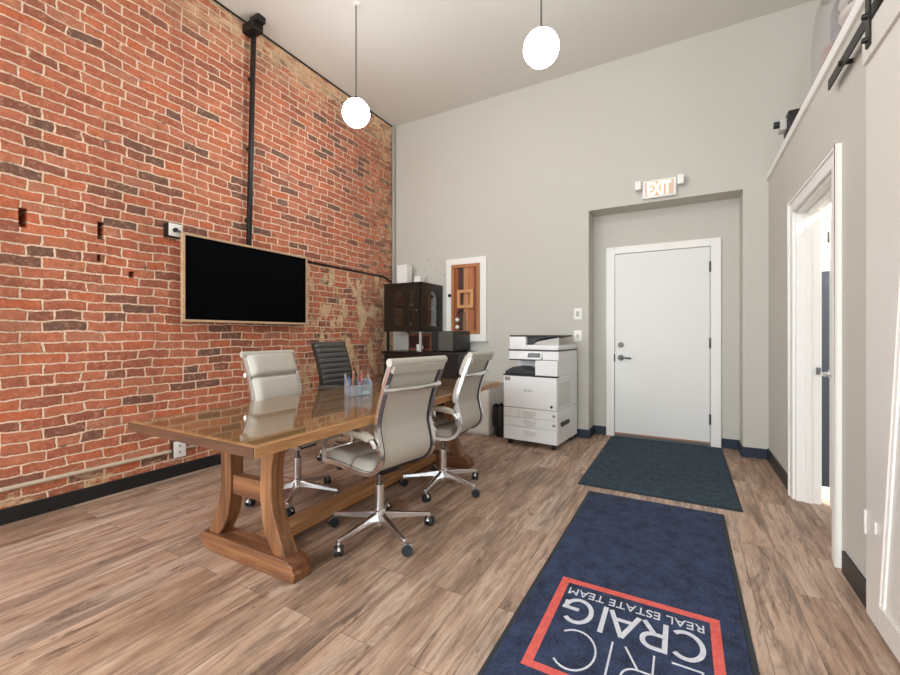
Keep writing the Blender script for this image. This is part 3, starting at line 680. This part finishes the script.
wc = thing('white_cabinet', 'low white cabinet behind the far end of the table', 'cabinet', (-2.185, 4.72, 0))
MB().box((-.165, -.235, .03), (.197, .245, .575)).box((-.155, -.2, 0), (.18, .24, .03)).build('body', 'white', wc, bevel=.002)
MB().box((-.17, -.255, .575), (.21, .25, .597)).build('top', 'copier_grey', wc, bevel=.002)
MB().box((-.16, -.249, .04), (.192, -.235, .565)).build('door', 'white', wc, bevel=.002)
bn = thing('trash_bin', 'black trash bin with a liner between the white cabinet and copier', 'bin', (-1.868, 4.60, 0))
MB().lathe([(.082, 0), (.085, .01), (.108, .34), (.102, .34), (.08, .015)], n=24).build('bin_body', 'black', bn)
lr = MB(); n = 32; rings = []
for r, z in ((.101, .31), (.106, .358), (.111, .362), (.117, .25), (.112, .12)):
    rings.append([lr.bm.verts.new((r * (1 + .035 * math.sin(k * 2.7)) * math.cos(2 * PI * k / n), r * (1 + .035 * math.sin(k * 2.7)) * math.sin(2 * PI * k / n), z + .012 * math.sin(k * 1.9))) for k in range(n)])
for A, B in zip(rings, rings[1:]):
    for k in range(n): lr.bm.faces.new((A[k], A[(k + 1) % n], B[(k + 1) % n], B[k]))
lr.build('liner', plain('bin_liner', C(34, 34, 38), .3), bn)

# ------------------------------------------------------------------ copier
cp = thing('copier', 'white office copier on casters against the back wall', 'copier', (-1.398, 4.585, 0), -math.radians(5))
W2, F0, F1 = .302, -.33, .33
MB().box((-W2, F0 + .012, .06), (W2, F1, .405)).build('paper_cabinet', 'copier', cp, bevel=.006)
MB().box((-W2, F0 + .012, .408), (W2, F1, .755)).build('engine_body', 'copier', cp, bevel=.006)
MB().box((-W2 + .002, F0 - .004, .415), (W2 - .002, F0 + .012, .75)).build('front_cover', 'copier', cp, bevel=.004)
MB().box((-W2 - .002, F0 - .006, .751), (W2 + .002, F0 + .06, .768)).build('dark_trim', 'copier_dark', cp, bevel=.003)
for z0, z1 in ((.312, .408), (.215, .307), (.064, .208)):
    d_ = MB().box((-W2 + .003, F0 - .002, z0), (W2 - .003, F0 + .012, z1)).build('drawer', 'copier', cp, bevel=.003)
    zc = (z0 + z1) / 2 + (.02 if z0 < .1 else 0.)
    MB().prism([(-.06, .024), (.07, .024), (.07, -.004), (.05, -.026), (-.04, -.026), (-.06, -.004)], lambda a_, c_: (a_, F0 - .012, zc + c_), lambda a_, c_: (a_ * 1.06, F0 - .001, zc + c_ * 1.1)).build('drawer_handle', 'handle_white', d_, bevel=.002)
    if z0 > .1: MB().box((.255, F0 - .0035, zc - .012), (.285, F0 - .0015, zc + .012)).build('size_label', 'seam', d_)
MB().box((-.12, F0 - .0032, .312), (-.117, F0 - .0012, .408)).build('drawer_seam', 'seam', cp)
text_mesh('badge', 'RICOH', .032, 'seam', cp, Matrix.Translation((-.01, F0 - .0045, .60)) @ Matrix.Rotation(PI / 2, 4, 'X'), .0006)
MB().box((-W2 + .018, F0 - .0058, .698), (-W2 + .085, F0 - .004, .738)).build('sticker', 'seam', cp)
MB().cyl((W2 - .055, F0 - .008, .452), (W2 - .055, F0 - .004, .452), .014, n=14).build('door_latch', 'copier_dark', cp)
# output bay: rear wall, right block, dark tray
MB().box((-W2 + .03, F0 + .30, .755), (W2, F1, .935)).box((.06, F0 + .012, .757), (W2, F0 + .31, .925)).build('output_bay', 'copier', cp, bevel=.005)
ot = MB()
pr = [(-W2 + .005, .770), (-W2 + .015, .80), (-.20, .845), (-.10, .842), (.04, .80), (.055, .772)]
ot.prism(pr, lambda a_, c_: (a_, F0 + .02, c_), lambda a_, c_: (a_, F0 + .30, c_)); ot.build('output_tray', 'copier_dark', cp, bevel=.004)
MB().box((-W2 + .04, F0 + .05, .925), (W2, F1 - .01, 1.022)).build('scanner_body', 'copier', cp, bevel=.006)
MB().box((-W2 + .05, F0 + .03, .918), (W2 - .01, F0 + .16, .930)).box((-W2 + .035, F0 + .045, 1.020), (W2 + .004, F1 - .01, 1.034)).build('dark_seam', 'copier_dark', cp, bevel=.003)
pn = MB().prism([(F0 - .01, .935), (F0 + .055, .932), (F0 + .055, 1.005), (F0 + .03, 1.005)], lambda a_, c_: (-.13, a_, c_), lambda a_, c_: (.13, a_, c_)).build('control_panel', 'copier', cp, bevel=.003)
MB().prism([(F0 + .0015, .955), (F0 + .026, .998), (F0 + .022, 1.0), (F0 - .0025, .957)], lambda a_, c_: (-.02, a_, c_), lambda a_, c_: (.115, a_, c_)).build('touch_screen', plain('panel_screen', C(60, 62, 66), .25), pn)
MB().box((-W2 + .045, F0 + .05, 1.034), (-.06, F1 - .02, 1.175), bevel=.012).build('feeder_head', 'copier', cp)
MB().box((-W2 + .047, F0 + .055, 1.172), (W2 - .04, F1 - .05, 1.19)).build('feeder_lid', 'copier_dark', cp, bevel=.005)
MB().box((-.06, F0 + .05, 1.034), (W2 - .002, F1 - .02, 1.085), bevel=.008).build('feeder_base', 'copier', cp)
tr = MB(); o_ = [(-.06, 1.085), (-.06, 1.165), (.02, 1.172), (W2 - .03, 1.185), (W2 - .03, 1.178), (.06, 1.14), (.0, 1.09)]
tr.prism(o_, lambda a_, c_: (a_, F0 + .09, c_), lambda a_, c_: (a_, F1 - .06, c_)).build('feeder_tray', 'copier_dark', cp, bevel=.003)
tr = MB(); o_ = [(.01, 1.088), (.07, 1.125), (W2 - .04, 1.158), (W2 - .004, 1.165), (W2 - .004, 1.086)]
tr.prism(o_, lambda a_, c_: (a_, F0 + .07, c_), lambda a_, c_: (a_, F0 + .09, c_)).build('paper_guide', 'copier_grey', cp, bevel=.002)
MB().box((W2, F0 + .05, .45), (W2 + .004, F0 + .40, .70)).build('side_panel', 'handle_white', cp, bevel=.002)
MB().box((W2 + .003, F0 + .10, .24), (W2 + .02, F0 + .34, .285)).build('side_handle', 'copier_dark', cp, bevel=.006)
for x in (-.25, .25):
    for y in (-.26, .26): MB().cyl((x - .016, y, .028), (x + .016, y, .028), .028, n=16).box((x - .035, y - .035, .045), (x + .035, y + .035, .062)).build('caster', 'black', cp)

# ------------------------------------------------------------------ conference table
TR = math.radians(1)
TC = (-2.018, 2.383)
SH = Matrix(((1, 0, 0, 0), (-.0177, 1, 0, 0), (0, 0, 1, 0), (0, 0, 0, 1)))
tb = thing('conference_table', 'long oak trestle conference table with a glass covered top', 'table', (*TC, 0), TR)
L2, HW, TT, TB = 1.316, .503, .750, .704
MB().box((-HW, -L2, TB), (HW, L2, TT - .004)).build('tabletop', 'table', tb, bevel=.004)
eb = MB()
for lo, hi in (((HW, -L2, TB), (HW + .004, L2, TT - .004)), ((-HW - .004, -L2, TB), (-HW, L2, TT - .004))): eb.box(lo, hi)
eb.build('edge_band', 'table_edge', tb)
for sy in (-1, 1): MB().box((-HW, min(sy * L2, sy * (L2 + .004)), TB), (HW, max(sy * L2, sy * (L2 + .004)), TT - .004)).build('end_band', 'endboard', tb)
inn = [(.13, .70), (.125, .55), (.118, .42), (.122, .34), (.150, .20), (.225, .09)]
out = [(.315, .09), (.25, .22), (.207, .34), (.203, .42), (.205, .52), (.228, .62), (.258, .70)]
def leg_outline(s): return [(s * x - .012, z) for x, z in spline(inn, 4) + spline(out, 4)]
for sy in (-1, 1):
    y0, y1 = (-1.0, -.92) if sy < 0 else (.92, 1.0)
    for s in (-1, 1):
        MB().prism(leg_outline(s), lambda a_, c_: (a_, y0, c_), lambda a_, c_: (a_, y1, c_)).build('leg', 'trestle', tb, bevel=.006, angle=50)
    ft = [(x - .022, z) for x, z in [(-.31, .012), (-.25, 0), (.36, 0), (.395, .004), (.40, .045), (.385, .05), (.385, .078), (.36, .085), (.35, .10), (-.325, .10), (-.335, .082), (-.372, .072), (-.362, .05)]]
    MB().prism(ft, lambda a_, c_: (a_, y0 - .018, c_), lambda a_, c_: (a_, y1 + .018, c_)).build('foot', 'foot', tb, bevel=.005)
    MB().box((-.14, y0 + .015, .335), (.14, y1 - .015, .44)).build('cross_rail', 'foot', tb, bevel=.004)
    MB().box((-.36, y0 - .01, .66), (.36, y1 + .01, TB)).build('cleat', 'trestle', tb, bevel=.004)
MB().box((-.075, -.915, .035), (.045, .915, .095)).build('stretcher', 'table_edge', tb, bevel=.004)
gs = MB().box((-HW + .022, -L2 + .022, 0), (HW - .022, L2 - .022, .006)).build('glass_tabletop', 'glass', smooth=False)
gs.location = (*TC, TT - .0039); gs.rotation_euler = (0, 0, TR); tag(gs, 'clear glass sheet lying over the conference tabletop', 'glass')
ZT = TT + .0022

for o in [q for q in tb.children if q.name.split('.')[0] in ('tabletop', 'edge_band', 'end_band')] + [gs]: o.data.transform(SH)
# pen organiser with pens
oc = (-2.10, 2.36)
po = thing('desk_organizer', 'clear acrylic desk organizer holding pens on the glass tabletop', 'pen holder', (*oc, ZT), math.radians(62))
MB().box((-.085, -.04, 0), (.085, .05, .004)).box((-.085, -.044, 0), (.085, -.04, .075)).box((-.085, .046, .004), (.085, .05, .115)).box((-.002, -.04, .004), (.002, .046, .10)).build('tray', 'acrylic', po, smooth=False)
for s in (-1, 1):
    MB().prism([(-.044, 0), (.05, 0), (.05, .155), (.03, .16), (.0, .115), (-.044, .09)], lambda a_, c_: (s * .085, a_, c_), lambda a_, c_: (s * .09, a_, c_)).build('end_panel', 'acrylic', po, smooth=False)
MB().box((.012, -.036, .005), (.078, .04, .06)).build('pad_holder', 'copier_dark', po, bevel=.003)
MB().box((.02, -.038, .004), (.072, -.0365, .03)).build('note_slip', 'white', po)
pens = [('ballpoint_pen', 'dark brown pen standing tallest in the desk organizer', C(56, 34, 28), (-.012, .02), .175, (.02, -.04)), ('marker', 'red marker standing in the desk organizer', C(168, 44, 60), (.012, .025), .15, (.08, .05)),
        ('marker', 'pink marker beside the red one in the desk organizer', C(206, 110, 120), (.035, .028), .158, (.05, .02)), ('ballpoint_pen', 'blue pen at the left of the desk organizer', C(96, 132, 176), (-.06, .01), .135, (-.12, .02)), ('pencil', 'orange pencil standing in the desk organizer', C(196, 128, 84), (-.032, .026), .15, (-.05, .06))]
Rm = Matrix.Rotation(math.radians(62), 4, 'Z')
for k, (nm, lb, c_, (px, py), ln, (tx, ty)) in enumerate(pens):
    q = Rm @ Vector((px, py, 0)); base = .0605 if px > .005 else .0045
    p = thing(nm, lb, 'pen', (oc[0] + q.x, oc[1] + q.y, ZT + base))
    ln -= base - .0045
    top = Vector((tx * ln, ty * ln, ln))
    MB().cyl((0, 0, 0), top * .8, .0055, n=10).build('barrel', plain(f'pen_colour_{k}', c_, .35), p)
    MB().cyl(top * .8, top, .006, .0045, n=10).build('cap', plain(f'pen_cap_{k}', tuple(v * .7 for v in c_[:3]) + (1,), .35), p)

# ------------------------------------------------------------------ office chairs (local +x is the way the sitter faces)
PROF = spline([(.255, .452), (.16, .458), (.03, .450), (-.09, .443), (-.17, .455), (-.222, .50), (-.236, .56), (-.218, .64), (-.208, .70), (-.224, .79), (-.268, .92), (-.318, 1.04)], 8)
def seg(z0, z1):
    k = next(i for i, p in enumerate(PROF) if p[0] < -.2 and p[1] > .5)
    P = [p for p in PROF[k:] if z0 <= p[1] <= z1]
    return spline(P, 3) if len(P) < 10 else P
def interp_seg(z0, z1, n=16):
    k = next(i for i, p in enumerate(PROF) if p[0] < -.2 and p[1] > .5); P = PROF[k:]; out = []
    for i in range(n + 1):
        z = z0 + (z1 - z0) * i / n
        for a_, b_ in zip(P, P[1:]):
            if a_[1] <= z <= b_[1] or b_ is P[-1]:
                t = (z - a_[1]) / (b_[1] - a_[1]); out.append((a_[0] + (b_[0] - a_[0]) * t, z)); break
    return out
def make_chair(label, soft, base_ang, group, vin):
    c = thing('office_chair', label, 'chair', group=group)
    for k in range(5):
        a_ = base_ang + k * 2 * PI / 5; d_ = Vector((math.cos(a_), math.sin(a_), 0)); s_ = Vector((-d_.y, d_.x, 0))
        b_ = MB(); rows = []
        for r, zt, th, w_ in ((.02, .135, .05, .022), (.10, .122, .035, .019), (.20, .104, .026, .016), (.315, .088, .020, .013)):
            rows.append([b_.bm.verts.new(d_ * r + s_ * (sg * w_) + Vector((0, 0, z_))) for sg, z_ in ((-1, zt - th), (1, zt - th), (.75, zt), (-.75, zt))])
        for A, B in zip(rows, rows[1:]):
            for q in range(4): b_.bm.faces.new((A[q], A[(q + 1) % 4], B[(q + 1) % 4], B[q]))
        b_.bm.faces.new(rows[0][::-1]); b_.bm.faces.new(rows[-1]); b_.build('base_spoke', 'chrome', c, bevel=.003)
        e_ = d_ * .305; ws = a_ + .9; wd = Vector((math.cos(ws), math.sin(ws), 0)); wn = Vector((-wd.y, wd.x, 0)); cc = e_ + wd * .014
        cs_ = MB(); up = Vector((0, 0, .03))
        for sg in (-1, 1): cs_.cyl(cc + wn * sg * .006 + up, cc + wn * sg * .025 + up, .030, .027, 20)
        cs_.cyl(cc - wn * .006 + up, cc + wn * .006 + up, .012, n=12).build('caster', 'rubber', c)
        hd = MB(); hd.cyl(e_ + Vector((0, 0, .055)), e_ + Vector((0, 0, .088)), .007, n=12)
        arc = [(math.cos(q * PI / 10), math.sin(q * PI / 10)) for q in range(1, 10)]
        hd.prism([(.033 * x, .03 + .033 * z) for x, z in arc], lambda x, z: tuple(cc + wd * x - wn * .007 + Vector((0, 0, z))), lambda x, z: tuple(cc + wd * x + wn * .007 + Vector((0, 0, z)))).build('caster_hood', 'chrome', c)
    MB().lathe([(.034, .06), (.036, .07), (.034, .14), (.026, .15)]).build('base_hub', 'chrome', c)
    MB().lathe([(.027, .145), (.027, .30), (.022, .305), (.015, .306)]).build('gas_column', 'chrome', c)
    MB().cyl((0, 0, .30), (0, 0, .395), .014).build('piston', 'steel', c)
    MB().box((-.10, -.07, .385), (.12, .07, .43), bevel=.008).box((-.13, -.215, .415), (-.10, .215, .432)).box((.10, -.215, .415), (.13, .215, .432)).build('tilt_mechanism', 'black', c)
    MB().tube([(.03, -.06, .40), (.03, -.19, .385), (.03, -.22, .38)], .006).cyl((.03, -.22, .38), (.03, -.255, .376), .010, n=10).build('tilt_lever', 'black', c)
    rail_m = 'chrome' if soft else 'dark_steel'
    for s in (-1, 1): MB().ribbon(PROF, s * .210 - .013, s * .210 + .013, -.018, .004).build('side_rail', rail_m, c)
    for s in (-1, 1): MB().ribbon(PROF, s * .192 - .006, s * .192 + .006, -.012, .006).build('piping', 'black', c)  # black strips drawn for the shaded gap between sling and rail
    MB().ribbon(PROF, -.190, .190, -.006, .008).build('sling', vin, c)
    ks = next(i for i, p in enumerate(PROF) if p[0] < -.165)
    if soft:
        S = PROF[:ks + 1]; m_ = len(S) // 2
        MB().pad(S[1:m_ + 1], .200, .006, .052).pad(S[m_:], .200, .006, .052).build('seat', vin, c, angle=60)
        for z0, z1, th in ((.508, .685, .050), (.688, .882, .050), (.886, 1.045, .055)):
            MB().pad(interp_seg(z0, z1), .200, .006, th).build('back_pad', vin, c, angle=60)
        x, z = PROF[-1]
        MB().cyl((x - .004, -.226, z + .012), (x - .004, .226, z + .012), .022, n=18).build('head_roll', vin, c)
        MB().ribbon(interp_seg(1.005, 1.045, 5), -.206, .206, -.028, -.010).build('head_flap', vin, c)
        xb, zb_ = interp_seg(.895, .915, 2)[1]
        MB().tube([(xb - .014, -.222, zb_), (xb - .034, -.19, zb_), (xb - .038, 0, zb_ - .004), (xb - .034, .19, zb_), (xb - .014, .222, zb_)], .017, 12).build('crossbar', 'chrome', c)
    else:
        n = 7
        sr = MB(); S = PROF[:ks + 1]; st = (len(S) - 2) // 6
        for k in range(6): sr.pad(S[1 + k * st:2 + (k + 1) * st], .200, .006, .03, p=4)
        sr.build('seat', vin, c, angle=60)
        rb = MB(); h_ = (1.045 - .52) / 11
        for k in range(11): rb.pad(interp_seg(.52 + k * h_ + .001, .52 + (k + 1) * h_ - .001, 6), .200, .006, .018, p=4)
        rb.build('back_pad', vin, c, angle=60)
        x, z = PROF[-1]
        MB().cyl((x, -.222, z + .008), (x, .222, z + .008), .012, n=14).build('head_roll', vin, c)
    A_ = spline([(-.232, .60), (-.19, .645), (-.12, .662), (.02, .664), (.13, .660), (.185, .635), (.205, .585), (.205, .52), (.205, .462)], 5)
    for s in (-1, 1):
        ar = MB().ribbon(A_, s * .246 - .013, s * .246 + .013, -.006, .006).box((.19, min(s * .21, s * .246), .455), (.222, max(s * .21, s * .246), .467)).box((-.245, min(s * .21, s * .246), .59), (-.225, max(s * .21, s * .246), .612)).build('armrest', 'chrome', c)
        MB().pad(A_[4:22], .024, .004, .018, m=8, p=6, q=4).ribbon(A_[4:22], -.022, .022, -.014, .005).build('arm_pad', vin, ar).location = (0, s * .246, 0)
    return c
GR = 'padded high back chairs around the table'
def put(c, x, y, ang, label=None):
    c.location = (x, y, 0); c.rotation_euler = (0, 0, math.radians(ang))
    if label: c['label'] = label
    return c
ca = make_chair('beige padded high back office chair nearest the camera with its back turned', True, math.radians(-25 - 171), GR, 'vinyl')
put(ca, -1.60, 1.985, 171)
put(dup(ca), -1.65, 2.83, 184, 'beige padded high back office chair near the copier with its back turned')
put(dup(ca), -2.47, 2.12, 0, 'beige padded high back office chair on the brick wall side facing us')
cd = make_chair('charcoal ribbed office chair against the brick wall side of the table', False, math.radians(20), None, 'vinyl_dark')
put(cd, -2.85, 3.12, 0); cd.scale = (1, 1, 1.06)

# ------------------------------------------------------------------ floor mats
def slab(lo, hi, z1):
    return MB().box((lo[0], lo[1], 0), (hi[0], hi[1], z1))
m1 = thing('floor_mat', 'plain dark teal door mat in front of the exit door', 'mat', (-.19, 4.31, 0))
MB().box((-.555, -.90, 0), (.540, .90, .005)).build('rubber_rim', 'mat_rim', m1, bevel=.002)
MB().box((-.54, -.885, .005), (.525, .885, .011)).build('pile', 'mat_teal', m1, bevel=.003)
MX, MY = -.197, 2.15
m2 = thing('logo_mat', 'navy mat with a red framed white lettered logo in the foreground', 'mat', (MX, MY, 0))
MB().box((-.437, -1.25, 0), (.43, 1.15, .005)).build('rubber_rim', 'mat_rim', m2, bevel=.002)
MB().box((-.415, -1.23, .005), (.408, 1.13, .011)).build('pile', 'mat_navy', m2, bevel=.003)
fr = MB(); fx0, fx1, fy0, fy1, fw = -.515 - MX, .129 - MX, 1.44 - MY, 2.056 - MY, .036
for lo, hi in (((fx0, fy0), (fx0 + fw, fy1)), ((fx1 - fw, fy0), (fx1, fy1)), ((fx0 + fw, fy1 - fw * .95), (fx1 - fw, fy1)), ((fx0 + fw, fy0), (fx1 - fw, fy0 + fw * .9))): fr.box((*lo, .010), (*hi, .0125))
fr.build('logo_frame', 'mat_red', m2, smooth=False)
# lettering drawn as strokes; text runs towards -x, its up is -y (it reads from the door)
LAYER = [0]
def stroke(mb, pts, w):
    LAYER[0] += 1; zt = .0121 + (LAYER[0] % 7) * .00015
    P = [Vector((*p, 0)) for p in pts]; L_, R_ = [], []
    for i, p in enumerate(P):
        t = (P[min(i + 1, len(P) - 1)] - P[max(i - 1, 0)]).normalized(); n_ = Vector((-t.y, t.x, 0)) * w / 2
        L_.append(p + n_); R_.append(p - n_)
    V = lambda q, z: mb.bm.verts.new((q.x, q.y, z))
    a_ = [(V(l, .010), V(r, .010), V(l, zt), V(r, zt)) for l, r in zip(L_, R_)]
    for A, B in zip(a_, a_[1:]):
        for q in ((0, 1, 1, 0), (2, 2, 3, 3)): pass
        mb.bm.faces.new((A[2], A[3], B[3], B[2])); mb.bm.faces.new((A[0], B[0], B[1], A[1])); mb.bm.faces.new((A[0], A[2], B[2], B[0])); mb.bm.faces.new((A[1], B[1], B[3], A[3]))
    mb.bm.faces.new(a_[0][:2] + (a_[0][3], a_[0][2])); mb.bm.faces.new((a_[-1][0], a_[-1][2], a_[-1][3], a_[-1][1]))
def arc(cx, cy, rx, ry, a0, a1, n=20): return [(cx + rx * math.cos(math.radians(a0 + (a1 - a0) * k / n)), cy + ry * math.sin(math.radians(a0 + (a1 - a0) * k / n))) for k in range(n + 1)]
def glyph(ch, w):  # unit height, width w
    h = w / 2
    return {'C': [arc(h, .5, h, .5, 48, 312)],
            'E': [[(0, 0), (0, 1)], [(0, 0), (w, 0)], [(0, 1), (w, 1)], [(0, .5), (w * .85, .5)]],
            'R': [[(0, 0), (0, 1)], [(0, 1), (w * .5, 1)] + arc(w * .5, .73, w * .5, .27, 90, -90, 12) + [(0, .46)], [(w * .48, .46), (w, 0)]],
            'I': [[(0, 0), (0, 1)]],
            'A': [[(0, 0), (h, 1)], [(h, 1), (w, 0)], [(w * .2, .32), (w * .8, .32)]],
            'G': [arc(h, .5, h, .5, 48, 330) + [(w * .98, .42)], [(w * .55, .45), (w, .45)], [(w * .97, .45), (w * .97, .2)]]}[ch]
def word(name, items, xs, ybase, H, sw, inset):
    mb = MB()
    for (ch, w), x0 in zip(items, xs):
        for st in glyph(ch, 1.0):
            pts = [(x0 - MX - (sw / 2 + q[0] * (w - sw)), ybase - MY - (sw / 2 + q[1] * (H - sw))) for q in st]
            if ch == 'I': pts = [(x0 - MX - sw / 2, p[1]) for p in pts]
            if len(st) == 2 and ch not in 'A' and not (ch == 'R' and st[0][1] == .46): # square ends
                d_ = Vector((pts[1][0] - pts[0][0], pts[1][1] - pts[0][1])).normalized() * sw / 2
                pts = [(pts[0][0] - d_.x, pts[0][1] - d_.y), (pts[1][0] + d_.x, pts[1][1] + d_.y)]
            stroke(mb, pts, sw)
    return mb.build(name, 'mat_white', m2, smooth=False, fix=False)
word('logo_word', [('C', .132), ('R', .098), ('A', .128), ('I', .022), ('G', .130)], [.073, -.054, -.152, -.284, -.333], 1.917, .174, .019, 0)
word('logo_word', [('E', .10), ('R', .105), ('I', .006), ('C', .165)], [.062, -.092, -.236, -.282], 1.712, .222, .007, 0)
text_mesh('logo_small_print', 'REAL ESTATE TEAM', .072, 'mat_white', m2, Matrix.Translation((-.196 - MX, 1.964 - MY, .0112)) @ Matrix.Rotation(PI, 4, 'Z') @ Matrix.Diagonal((.87, 1, 1, 1)), .001)

# ------------------------------------------------------------------ light: fill lamps at the added windows, globes, side-room lamp
def area(name, loc, rot, sx, sy, power, col):
    l = bpy.data.lights.new(name, 'AREA'); l.shape = 'RECTANGLE'; l.size = sx; l.size_y = sy; l.energy = power; l.color = col
    o = bpy.data.objects.new(name, l); COL.objects.link(o); o.location = loc; o.rotation_euler = rot; o['kind'] = 'helper'; return o
for i, (a, b_, c_, d_) in enumerate(win):
    area('window_daylight', ((a + b_) / 2, YF + .02, (c_ + d_) / 2), (math.radians(90), 0, 0), b_ - a, d_ - c_, 30, (.88, .95, 1))
area('window_daylight', (XL + .03, (SW[0] + SW[1]) / 2, (SW[2] + SW[3]) / 2), (0, math.radians(-90), 0), SW[3] - SW[2], SW[1] - SW[0], 95, (.88, .95, 1))
area('side_room_lamp', (1.6, 2.9, CAPZ - .14), (0, 0, 0), .6, .6, 45, (1, .98, .95))
wd = bpy.data.worlds.new('sky'); SC.world = wd; wd.use_nodes = True
bg = wd.node_tree.nodes['Background']; bg.inputs[0].default_value = (.8, .9, 1, 1); bg.inputs[1].default_value = 1.0

# ------------------------------------------------------------------ camera
cam = bpy.data.cameras.new('camera'); co = bpy.data.objects.new('camera', cam); COL.objects.link(co)
cam.sensor_fit = 'HORIZONTAL'; cam.sensor_width = 36.0; cam.lens = 417.0 / 900 * 36
cam.shift_y = -(337.5 - 334.2) / 900
cam.clip_start = .02
co.location = (0, 0, 1.2); co.rotation_euler = (PI / 2, 0, math.radians(29.283))
SC.camera = co
SC.view_settings.view_transform = 'Standard'; SC.view_settings.look = 'None'; SC.view_settings.gamma = 1.0
SC.view_settings.exposure = 1.2; SC.view_settings.use_curve_mapping = False
SC.cycles.max_bounces = 10; SC.cycles.diffuse_bounces = 6; SC.cycles.transparent_max_bounces = 16
SC.cycles.sample_clamp_indirect = 6.0
SC.cycles.use_denoising = True
